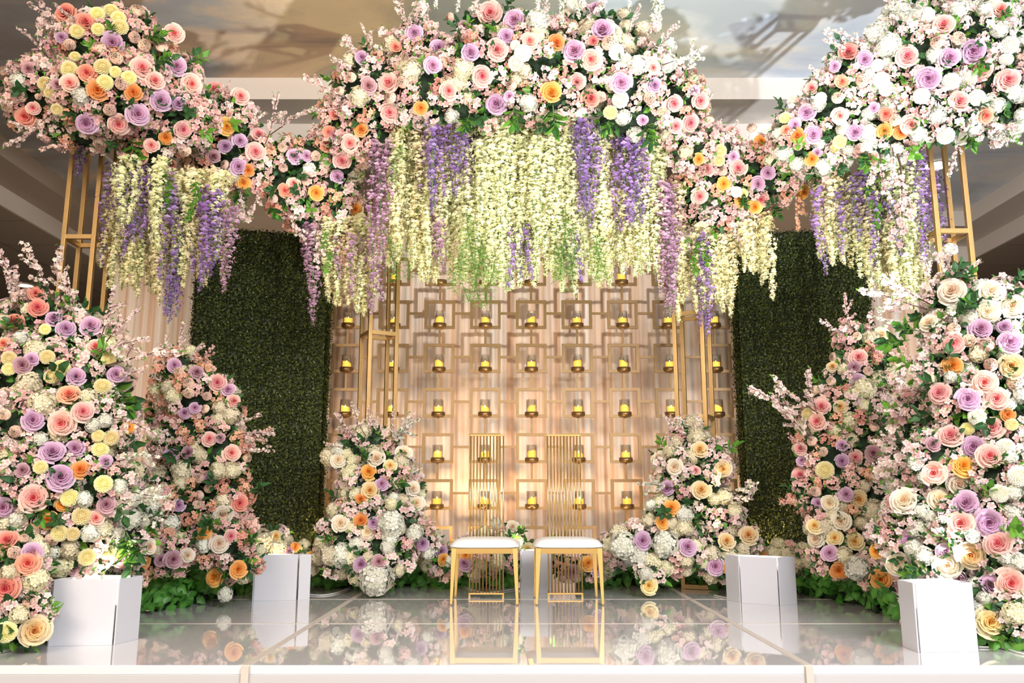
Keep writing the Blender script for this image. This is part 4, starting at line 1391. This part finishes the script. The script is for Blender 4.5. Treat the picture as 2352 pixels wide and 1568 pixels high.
placed = []
for (x, y, r, k) in FL:
    A = ARR[owner(x, y)]
    p_, nrm, off = hit(A, x, y)
    p_ = p_.copy()
    toc = (CAM - p_).normalized()
    if p_.z > 2.5:
        look = Vector((toc.x, toc.y, toc.z * .6))
    else:
        look = toc + Vector((0, 0, .15))
    nn = (nrm * .45 + look * .85 + Vector([random.uniform(-.22, .22) for _ in range(3)])).normalized()
    s_ = r / ppm(p_)
    soft = NAME[k] == 'blossom_cluster' or k in 'Hh'
    p_ += toc * s_ * (.15 if soft else .40)
    if p_.z < s_ * .8 + .01:
        p_.z = s_ * .8 + .01
    o = put(A, random.choice(MESH[k]), NAME[k], p_, nn, s_ * (1.10 if soft else 1.04), LAB[k])
    A.setdefault('near', []).append((p_ - toc * s_ * .3, s_ * (1.0 if NAME[k] == 'rose' else .95)))
    if o and NAME[k] == 'rose' and random.random() < .28:
        sp = put(A, random.choice(SPRAY), 'leaf_spray', p_ - nn * s_ * .9, (nn + Vector([random.uniform(-1.2, 1.2), 0, random.uniform(-1.3, .6)])), s_ * 1.5)

# small fillers over the masses, on all sides
for nm_, A in ARR.items():
    rd = random.Random(nm_)
    low = MB()
    for bi, ((c_, r_), b_) in enumerate(zip(A['E'], A['blobs'])):
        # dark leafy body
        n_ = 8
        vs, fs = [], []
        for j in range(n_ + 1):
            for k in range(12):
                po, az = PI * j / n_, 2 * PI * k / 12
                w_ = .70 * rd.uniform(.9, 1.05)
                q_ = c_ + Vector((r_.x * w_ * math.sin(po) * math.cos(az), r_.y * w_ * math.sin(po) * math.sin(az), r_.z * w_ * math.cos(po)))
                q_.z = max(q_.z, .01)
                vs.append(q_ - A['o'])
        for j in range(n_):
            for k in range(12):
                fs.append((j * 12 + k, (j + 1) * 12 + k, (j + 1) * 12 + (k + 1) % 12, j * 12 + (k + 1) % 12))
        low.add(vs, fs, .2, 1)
        for _ in range(int(120 * (b_[3] * b_[4]) / 6400)):
            d_ = Vector([rd.gauss(0, 1) for _ in range(3)]).normalized()
            q_ = c_ + Vector((d_.x * r_.x, d_.y * r_.y, d_.z * r_.z)) * rd.uniform(.60, .86)
            if q_.z < .03:
                continue
            leaf(low, q_ - A['o'], d_ + Vector([rd.uniform(-1, 1) for _ in range(3)]), d_ + Vector([rd.uniform(-.4, .4) for _ in range(3)]), rd.uniform(.05, .10), .042, rd, 0 if rd.random() < .8 else 2)
        # blossom fillers, spread evenly: each keeps its distance from its neighbours
        area_px = 4 * b_[3] * b_[4]
        nf = int(area_px / 170)
        for _ in range(nf):
            d_ = Vector([rd.gauss(0, 1) for _ in range(3)]).normalized()
            if d_.y > .40:
                continue
            q_ = c_ + Vector((d_.x * r_.x, d_.y * r_.y, d_.z * r_.z)) * .90
            if q_.z < .10:
                continue
            if any(((q_.x - e_.x) / f_.x) ** 2 + ((q_.y - e_.y) / f_.y) ** 2 + ((q_.z - e_.z) / f_.z) ** 2 < .62 for i2, (e_, f_) in enumerate(A['E']) if i2 != bi):
                continue
            k = rd.choice(A['fill'])
            rpx = rd.uniform(16, 26) * (1.2 if nm_ in FRONT else 1)
            s_ = rpx / ppm(q_)
            if any((q_ - w_[0]).length < .54 * (s_ + w_[1]) for w_ in A['near']):
                continue
            A['near'].append((q_, s_))
            toc = (CAM - q_).normalized()
            put(A, rd.choice(MESH[k]), NAME[k], q_, d_ + toc * .5, s_, LAB[k] if k not in A['fill'][0] else None)
        for _ in range(int(area_px / 6000)):
            d_ = Vector([rd.gauss(0, 1) for _ in range(3)]).normalized()
            q_ = c_ + Vector((d_.x * r_.x, d_.y * r_.y, d_.z * r_.z)) * .74
            if d_.y > .4 or q_.z < .1:
                continue
            put(A, rd.choice(SPRAY + SPRAYB[:1]), 'leaf_spray', q_, d_ + Vector([rd.uniform(-.4, .4) for _ in range(3)]), rd.uniform(.12, .19))
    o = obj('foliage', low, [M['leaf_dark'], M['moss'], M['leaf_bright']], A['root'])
    o['kind'] = 'stuff'

# blossom branches reaching out: x0 y0 x1 y1 kind
BRS = """left_cloud 150 110 95 -20 b;left_cloud 110 130 50 60 b;left_cloud 60 190 10 150 b;left_cloud 100 300 20 290 b;left_cloud 120 260 25 345 b;left_cloud 210 60 120 20 b;left_cloud 60 230 -10 240 b;left_cloud 180 330 90 335 p
left_link 610 330 655 225 b;left_link 620 310 705 240 b;left_link 560 300 600 250 b;left_link 520 240 520 185 p;left_link 690 330 730 290 p;left_link 660 470 690 560 b;left_link 720 500 730 590 b;left_link 740 500 715 610 b;left_link 780 520 790 600 c;left_link 560 420 545 510 b;left_link 500 420 520 520 b;left_link 600 420 590 490 b
centre_crown 820 170 760 130 b;centre_crown 800 230 700 180 p;centre_crown 830 130 790 90 b;centre_crown 960 90 900 -10 b;centre_crown 1000 80 960 10 b;centre_crown 860 120 840 55 b;centre_crown 1480 100 1510 40 b;centre_crown 1500 110 1560 60 b;centre_crown 1520 150 1620 120 h;centre_crown 1560 180 1640 120 h;centre_crown 1560 230 1620 210 h;centre_crown 1110 60 1090 -20 b;centre_crown 1250 60 1260 -10 b;centre_crown 1330 60 1400 -10 b;centre_crown 780 250 715 260 b;centre_crown 770 310 740 320 b;centre_crown 1440 80 1470 10 b;centre_crown 1500 60 1520 -20 h
right_link 1640 310 1655 270 b;right_link 1680 330 1690 280 b;right_link 1780 330 1740 300 p;right_link 1720 360 1710 310 b;right_link 1640 520 1610 600 b;right_link 1680 500 1700 570 b;right_link 1830 430 1840 520 c;right_link 1600 500 1570 590 b;right_link 1560 420 1560 530 p
right_cloud 1900 210 1865 150 b;right_cloud 1960 130 1880 80 b;right_cloud 1990 110 1920 60 b;right_cloud 2050 60 2040 -20 b;right_cloud 2270 300 2340 340 h;right_cloud 2200 310 2190 400 b;right_cloud 2290 280 2345 300 b;right_cloud 2110 60 2130 -20 b;right_cloud 1850 290 1800 310 p;right_cloud 2050 340 2060 430 b;right_cloud 2000 350 2010 430 b;right_cloud 2330 250 2370 200 h;right_cloud 1880 250 1840 240 p;right_cloud 2020 350 2030 470 b;right_cloud 2060 350 2085 560 b;right_cloud 2200 60 2220 -30 h
left_front_bank 120 690 70 560 b;left_front_bank 140 690 120 570 b;left_front_bank 60 700 0 560 b;left_front_bank 160 720 130 600 b;left_front_bank 40 720 10 620 b;left_front_bank 70 700 20 640 b;left_front_bank 230 780 280 660 b;left_front_bank 240 790 300 700 b;left_front_bank 220 820 330 760 b;left_front_bank 240 840 400 790 b;left_front_bank 260 960 360 980 b;left_front_bank 300 1130 390 1110 h;left_front_bank 300 1150 400 1150 h;left_front_bank 250 870 340 850 b;left_front_bank 300 1170 380 1230 h;left_front_bank 260 1060 340 1050 h;left_front_bank 170 740 170 640 b;left_front_bank 60 1050 10 1000 b
left_rear_bank 430 840 465 780 b;left_rear_bank 410 830 420 745 b;left_rear_bank 540 1000 625 985 b;left_rear_bank 540 1010 630 1000 p;left_rear_bank 380 880 340 860 b;left_rear_bank 380 950 330 900 c;left_rear_bank 540 1190 600 1210 p;left_rear_bank 470 850 480 790 p;left_rear_bank 540 970 590 960 b;left_rear_bank 370 1080 320 1070 b;left_rear_bank 380 840 370 770 b;left_rear_bank 540 1030 620 1030 b
left_pillar_flowers 840 1000 800 930 b;left_pillar_flowers 830 1020 760 960 b;left_pillar_flowers 800 1030 745 1020 b;left_pillar_flowers 880 1010 980 980 h;left_pillar_flowers 890 1030 960 960 b;left_pillar_flowers 850 1000 840 935 b;left_pillar_flowers 930 1090 970 1080 h;left_pillar_flowers 950 1200 1000 1190 p;left_pillar_flowers 900 1000 900 940 b;left_pillar_flowers 860 1000 870 950 b
right_pillar_flowers 1570 1000 1520 960 b;right_pillar_flowers 1590 1000 1610 950 b;right_pillar_flowers 1580 1010 1560 960 b;right_pillar_flowers 1670 1130 1740 1100 h;right_pillar_flowers 1550 1120 1460 1140 h;right_pillar_flowers 1540 1150 1480 1160 h;right_pillar_flowers 1660 1150 1720 1140 b;right_pillar_flowers 1550 1050 1530 1000 b;right_pillar_flowers 1600 1020 1610 970 b;right_pillar_flowers 1650 1190 1700 1200 p
right_rear_bank 1960 760 1930 680 p;right_rear_bank 1950 770 1880 740 b;right_rear_bank 1880 950 1770 880 b;right_rear_bank 1870 980 1740 870 b;right_rear_bank 1880 960 1840 850 b;right_rear_bank 1860 1000 1760 920 b;right_rear_bank 1850 1150 1790 1150 p;right_rear_bank 1860 1180 1800 1140 c;right_rear_bank 1990 780 2000 720 p;right_rear_bank 1870 1020 1790 920 b;right_rear_bank 1860 1040 1810 1000 p;right_rear_bank 2040 850 2090 800 c
right_front_bank 2150 680 2110 590 b;right_front_bank 2170 650 2160 580 b;right_front_bank 2190 650 2240 590 b;right_front_bank 2140 700 2010 640 b;right_front_bank 2130 710 1990 680 b;right_front_bank 2110 740 2000 740 h;right_front_bank 2300 660 2340 650 h;right_front_bank 2110 900 2050 880 b;right_front_bank 2090 960 2020 930 b;right_front_bank 2080 1010 2000 1000 b;right_front_bank 2080 1060 2010 1060 b;right_front_bank 2180 640 2180 570 b;right_front_bank 2150 670 2190 600 b;right_front_bank 2100 840 2060 800 p;right_front_bank 2070 1180 2020 1170 b"""
for line in BRS.replace('\n', ';').split(';'):
    nm_, x0, y0, x1, y1, k = line.split()
    x0, y0, x1, y1 = map(float, (x0, y0, x1, y1))
    A = ARR[nm_]
    p_, nrm, off = hit(A, x0, y0)
    yy = p_.y
    q_ = W(x1, y1, yy - random.uniform(-.05, .15))
    dv = q_ - p_
    put(A, random.choice(BR[k]), 'blossom_branch', p_, dv, dv.length * 1.05, {'h': 'white blossom branch', 'c': 'coral blossom branch', 'p': 'pink blossom branch', 'b': None}[k])

# sprays of rose leaves standing clear: arrangement x0 y0 x1 y1
LS = """left_cloud 330 90 385 80;left_cloud 350 150 400 120;left_cloud 270 90 250 60;left_cloud 300 320 310 380;left_link 540 430 560 480;left_link 620 470 650 500;left_link 470 230 480 215;centre_crown 1120 50 1110 70;centre_crown 930 300 900 350;centre_crown 1180 240 1180 310;centre_crown 1270 240 1280 310;centre_crown 1400 270 1380 320;centre_crown 1480 280 1500 340;centre_crown 1080 260 1060 300;right_link 1770 470 1790 510;right_link 1640 540 1600 590;right_link 1700 450 1720 480;right_cloud 2220 300 2240 340;right_cloud 2290 60 2320 20;right_cloud 2000 350 1990 390;right_cloud 2240 130 2260 170;left_front_bank 250 880 320 930;left_front_bank 260 900 310 970;left_front_bank 60 760 20 750;left_front_bank 290 1220 320 1290;left_front_bank 280 1230 300 1330;left_front_bank 90 1150 90 1200;left_front_bank 20 1240 10 1270;left_front_bank 150 700 170 680;right_front_bank 2210 660 2230 620;right_front_bank 2110 760 2060 750;right_front_bank 2090 780 2020 790;right_front_bank 2120 720 2100 740;right_front_bank 2250 700 2230 680;right_front_bank 2110 1290 2080 1340;right_front_bank 2260 1080 2300 1060;left_pillar_flowers 890 1110 930 1120;left_pillar_flowers 850 1060 840 1040;left_pillar_flowers 780 1230 740 1240;right_pillar_flowers 1590 1180 1610 1220;low_middle_row 1190 1240 1205 1225;low_middle_row 1170 1250 1175 1235;left_rear_bank 560 1250 590 1220;left_rear_bank 470 1200 500 1210"""
for line in LS.split(';'):
    nm_, x0, y0, x1, y1 = line.split()
    x0, y0, x1, y1 = map(float, (x0, y0, x1, y1))
    A = ARR[nm_]
    p_, nrm, off = hit(A, x0, y0)
    for _ in range(2):
        q_ = W(x1 + random.uniform(-12, 12), y1 + random.uniform(-12, 12), p_.y - .05)
        dv = q_ - p_
        put(A, random.choice(SPRAY if _ == 0 else SPRAYB), 'leaf_spray', p_, dv, max(.12, dv.length * .85))

# ------------------------------------------------------------------ hanging wisteria
# arrangement, x0, x1, top y, bottom y at left, bottom y at right, distance, number, kinds
WIS = [('centre_crown', 885, 1000, 300, 590, 640, 6.05, 16, 'ji'), ('centre_crown', 960, 1130, 300, 630, 650, 6.15, 20, 'jji'),
       ('centre_crown', 1060, 1330, 285, 640, 660, 5.95, 46, 'i'), ('centre_crown', 1100, 1300, 320, 600, 600, 5.85, 22, 'i'),
       ('centre_crown', 1290, 1400, 300, 630, 640, 6.05, 16, 'i'), ('centre_crown', 1370, 1520, 310, 640, 600, 6.1, 24, 'ij'),
       ('centre_crown', 960, 1040, 290, 470, 480, 5.85, 5, 'v'), ('centre_crown', 1045, 1090, 300, 430, 440, 5.85, 3, 'v'), ('centre_crown', 1325, 1365, 280, 500, 520, 5.85, 5, 'v'),
       ('centre_crown', 1415, 1475, 310, 540, 550, 5.85, 7, 'v'), ('centre_crown', 855, 890, 330, 590, 600, 5.95, 6, 'u'), ('centre_crown', 1170, 1240, 520, 640, 660, 5.95, 4, 'v'), ('centre_crown', 1290, 1340, 540, 640, 650, 6.0, 3, 'v'),
       ('centre_crown', 990, 1030, 500, 640, 650, 6.0, 2, 'u'), ('centre_crown', 1490, 1550, 420, 640, 740, 6.1, 8, 'ju'), ('centre_crown', 1520, 1545, 430, 680, 760, 6.05, 4, 'u'),
       ('left_link', 745, 860, 500, 690, 700, 6.6, 18, 'jji'), ('left_link', 700, 735, 520, 640, 740, 6.55, 4, 'u'), ('left_link', 830, 880, 540, 700, 730, 6.5, 5, 'uj'), ('left_link', 780, 815, 540, 650, 700, 6.5, 3, 'u'),
       ('left_cloud', 270, 400, 390, 640, 690, 6.2, 24, 'jij'), ('left_cloud', 280, 380, 370, 530, 560, 6.0, 6, 'vi'), ('left_cloud', 400, 520, 390, 640, 640, 6.25, 16, 'ij'),
       ('left_cloud', 400, 430, 450, 745, 760, 6.1, 5, 'v'), ('left_cloud', 455, 505, 440, 640, 660, 6.1, 6, 'v'), ('left_cloud', 525, 545, 470, 650, 660, 6.2, 2, 'u'), ('left_cloud', 290, 310, 380, 620, 620, 6.1, 3, 'v'), ('left_cloud', 240, 260, 380, 600, 660, 6.4, 3, 'vj'), ('left_cloud', 340, 395, 400, 560, 650, 6.1, 4, 'uv'), ('left_cloud', 178, 184, 340, 410, 420, 6.3, 1, 'v'),
       ('right_link', 1560, 1680, 520, 700, 720, 6.6, 18, 'j'), ('right_link', 1600, 1625, 540, 750, 760, 6.5, 4, 'v'), ('right_link', 1690, 1765, 500, 600, 670, 6.5, 12, 'j'), ('right_link', 1525, 1545, 480, 700, 740, 6.5, 3, 'u'),
       ('right_cloud', 1870, 2000, 400, 590, 640, 6.2, 18, 'ijh'[:2]), ('right_cloud', 1980, 2110, 380, 680, 700, 6.2, 20, 'ji'), ('right_cloud', 2060, 2110, 340, 560, 600, 6.0, 6, 'vi'), ('right_cloud', 1880, 1890, 430, 660, 670, 6.1, 1, 'v'), ('right_cloud', 1920, 1930, 430, 600, 610, 6.1, 1, 'v'),
       ('right_cloud', 1960, 2010, 400, 540, 620, 6.1, 4, 'v'), ('right_cloud', 2030, 2060, 420, 560, 620, 6.1, 3, 'v'), ('right_cloud', 2120, 2150, 400, 560, 600, 6.3, 3, 'jv')]
for (nm_, x0, x1, yt, yb0, yb1, Y, n_, kinds) in WIS:
    A = ARR[nm_]
    for i in range(n_):
        f_ = (i + random.uniform(.1, .9)) / n_
        x = x0 + (x1 - x0) * f_
        yb = yb0 + (yb1 - yb0) * f_ + random.uniform(-45, 22)
        Yd = Y + A['sh'] + random.uniform(-.14, .14)
        top = W(x, yt + random.uniform(-8, 12), Yd)
        bot = W(x, yb, Yd)
        L = max(.15, top.z - bot.z)
        k = random.choice(kinds)
        n0 = A['cnt'].get('wisteria_strand', 0)
        A['cnt']['wisteria_strand'] = n0 + 1
        # long strands are two garlands one below the other, so the florets keep their size
        segs = [(0, L)] if L < 1.0 else [(0, L * .58), (L * .42, L * .58)]
        for (dz, l_) in segs:
            wd = 1.0 if l_ > .5 else .9
            li = min(range(4), key=lambda q_: abs(math.log(l_ / SLEN[q_])))
            o = link('wisteria_strand', random.choice(ST[k][li]), A['root'], top - A['o'] - Vector((random.uniform(-.015, .015), random.uniform(-.02, .02), dz)), (0, 0, random.uniform(0, 6.28)), (wd, wd, l_ / SLEN[li]))
            o['label'] = {'v': 'violet wisteria strand', 'u': 'plum wisteria strand', 'i': 'white wisteria strand', 'j': 'cream wisteria strand'}[k]
for (x, yt, yb) in ((905, 540, 645), (930, 560, 640), (920, 330, 420), (1070, 560, 690), (1090, 520, 690), (1110, 560, 700), (1085, 480, 640), (1125, 600, 700), (1275, 520, 640), (1290, 470, 640), (1300, 560, 670), (1310, 500, 630), (1365, 560, 650), (1380, 540, 640), (1055, 590, 670)):
    A = ARR['centre_crown']
    top, bot = W(x, yt, 6.20), W(x, yb, 6.20)
    o = link('fern_strand', random.choice(FERN), A['root'], top - A['o'], (0, 0, random.uniform(0, 6)), (1.1, 1.1, top.z - bot.z))
for (nm_, x, yt, yb, Y) in (('left_cloud', 300, 370, 450, 6.0), ('left_cloud', 380, 390, 470, 6.0), ('left_cloud', 450, 410, 500, 6.0), ('left_link', 750, 520, 620, 6.5), ('right_cloud', 1990, 390, 500, 6.0), ('right_cloud', 2020, 400, 520, 6.0), ('right_link', 1590, 540, 620, 6.4), ('right_link', 1620, 520, 600, 6.4)):
    A = ARR[nm_]
    top, bot = W(x, yt, Y + A['sh']), W(x, yb, Y + A['sh'])
    for j in range(4):
        t_ = j / 4
        put(A, random.choice(SPRAYB), 'leaf_spray', top.lerp(bot, t_) + Vector((random.uniform(-.03, .03), 0, 0)), Vector((random.uniform(-.6, .6), -.3, -1)), .12)

# white flower strings hanging from the ceiling above the crown
for j, (x, yb) in enumerate(((975, 40), (1060, 30), (1235, 25), (1290, 60), (1320, 40), (1330, 20), (1435, 22), (1500, 55), (1505, 70), (1010, 20))):
    top, bot = W(x, -260, 5.5), W(x, yb, 5.5)
    a = link('flower_string', ST['i'][3][j % 3], None, top, (0, 0, j), (.7, .7, (top.z - bot.z) / .9))
    a.material_slots[0].link = 'OBJECT'
    a.material_slots[0].material = PET['w']
    tag(a, 'white flower string above the crown, %s' % ['leftmost', 'third from the left', 'fourth from the left', 'fifth from the left', 'sixth from the left', 'fourth from the right', 'third from the right', 'second from the right', 'rightmost', 'second from the left'][j], 'flower string', 'white flower strings above the crown')


# ------------------------------------------------------------------ ivy along the floor
def ivy_leaf(seed):
    rd = random.Random(seed)
    a = MB()
    out = [(0, 0), (.30, -.10), (.48, .18), (.36, .52), (.0, 1.0), (-.36, .52), (-.48, .18), (-.30, -.10)]
    vs = [(x, y - .1, -.22 * abs(x) + rd.uniform(-.04, .04) - .15 * y * y) for x, y in out] + [(0, .3, .05)]
    a.add(vs, [(k, (k + 1) % 8, 8) for k in range(8)], [.35] * 8 + [.9])
    return a


IVY = [ivy_leaf(s_).mesh('ivy_leaf', M['leaf_ivy']) for s_ in range(3)]
IVB = [ivy_leaf(s_ + 4).mesh('ivy_leaf', M['leaf_bright']) for s_ in range(1)]
BANKS = [('dark green ivy in front of the left rear flowers', [(290, 1402, 1325), (360, 1405, 1315), (440, 1388, 1310), (520, 1368, 1315), (570, 1354, 1320)], 5.7),
         ('dark green ivy at the foot of the left pillar flowers', [(712, 1350, 1290), (780, 1350, 1300), (850, 1352, 1310), (930, 1345, 1270), (1000, 1345, 1280)], 6.9),
         ('dark green ivy on the floor behind the left chair', [(1000, 1345, 1300), (1060, 1345, 1290), (1120, 1345, 1290), (1190, 1345, 1300)], 7.0),
         ('dark green ivy between the right chair and the right pillar', [(1330, 1345, 1300), (1400, 1345, 1290), (1470, 1345, 1290), (1560, 1345, 1300), (1650, 1350, 1290), (1700, 1352, 1290)], 6.9),
         ('dark green ivy in front of the right rear flowers', [(1830, 1358, 1300), (1900, 1375, 1300), (1980, 1392, 1310), (2040, 1410, 1330), (2075, 1430, 1340)], 5.7),
         ('dark green ivy under the flowers at the far right front', [(2230, 1480, 1400), (2290, 1488, 1420), (2370, 1490, 1430)], 4.5),
         ('dark green ivy under the flowers at the far left front', [(-20, 1490, 1440), (40, 1475, 1440), (100, 1465, 1420)], 4.5)]
for bi, (lb, pts, Yx) in enumerate(BANKS):
    w0 = fl(pts[len(pts) // 2][0], pts[len(pts) // 2][1])
    root = thing('ivy_bank', lb, 'ivy', (w0[0], w0[1], 0))
    o0 = Vector((w0[0], w0[1], 0))
    cand = []
    for i in range(len(pts) - 1):
        (xa, ya, ha), (xb, yb, hb) = pts[i], pts[i + 1]
        n_ = int((xb - xa) * 1.7)
        for _ in range(n_):
            t_ = random.random()
            x, yg, yh = xa + (xb - xa) * t_, ya + (yb - ya) * t_, ha + (hb - ha) * t_
            g_ = Vector((*fl(x, yg + random.uniform(-4, 8)), 0))
            k = ppm(g_)
            Hh = (yg - yh) / k
            s_ = random.random()
            dep = random.random()
            # a rounded heap: front low, higher behind
            p_ = g_ + Vector((0, dep * .36, .02 + Hh * math.sqrt(dep) * random.uniform(.75, 1.0)))
            nrm = Vector((random.uniform(-.6, .6), -1 + dep * .6, .35 + dep)).normalized()
            cand.append((p_, nrm))
    random.shuffle(cand)
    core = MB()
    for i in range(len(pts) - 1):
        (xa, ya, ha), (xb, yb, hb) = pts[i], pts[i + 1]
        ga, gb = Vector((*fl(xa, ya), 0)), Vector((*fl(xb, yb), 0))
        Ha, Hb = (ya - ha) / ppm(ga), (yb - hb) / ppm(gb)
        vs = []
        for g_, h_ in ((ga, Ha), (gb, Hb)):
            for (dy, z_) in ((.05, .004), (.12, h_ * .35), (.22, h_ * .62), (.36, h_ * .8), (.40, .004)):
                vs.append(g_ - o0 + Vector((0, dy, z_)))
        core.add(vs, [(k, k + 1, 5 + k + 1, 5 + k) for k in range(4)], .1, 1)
    for i, (p_, nrm) in enumerate(cand[290:]):
        d_ = Vector([random.uniform(-1, 1), random.uniform(-1, .2), random.uniform(-1, .5)])
        leaf(core, p_ - o0, d_, nrm, .085, .06, random, 0, .4)
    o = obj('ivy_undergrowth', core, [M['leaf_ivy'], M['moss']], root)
    o['kind'] = 'stuff'
    for (p_, nrm) in cand[:290]:
        q_ = nrm.to_track_quat('Z', 'Y') @ Quaternion((0, 0, 1), PI + random.uniform(-1.2, 1.2))
        link('ivy_leaf', random.choice(IVY if random.random() < .9 else IVB), root, p_ - o0, q_, random.uniform(.055, .095))
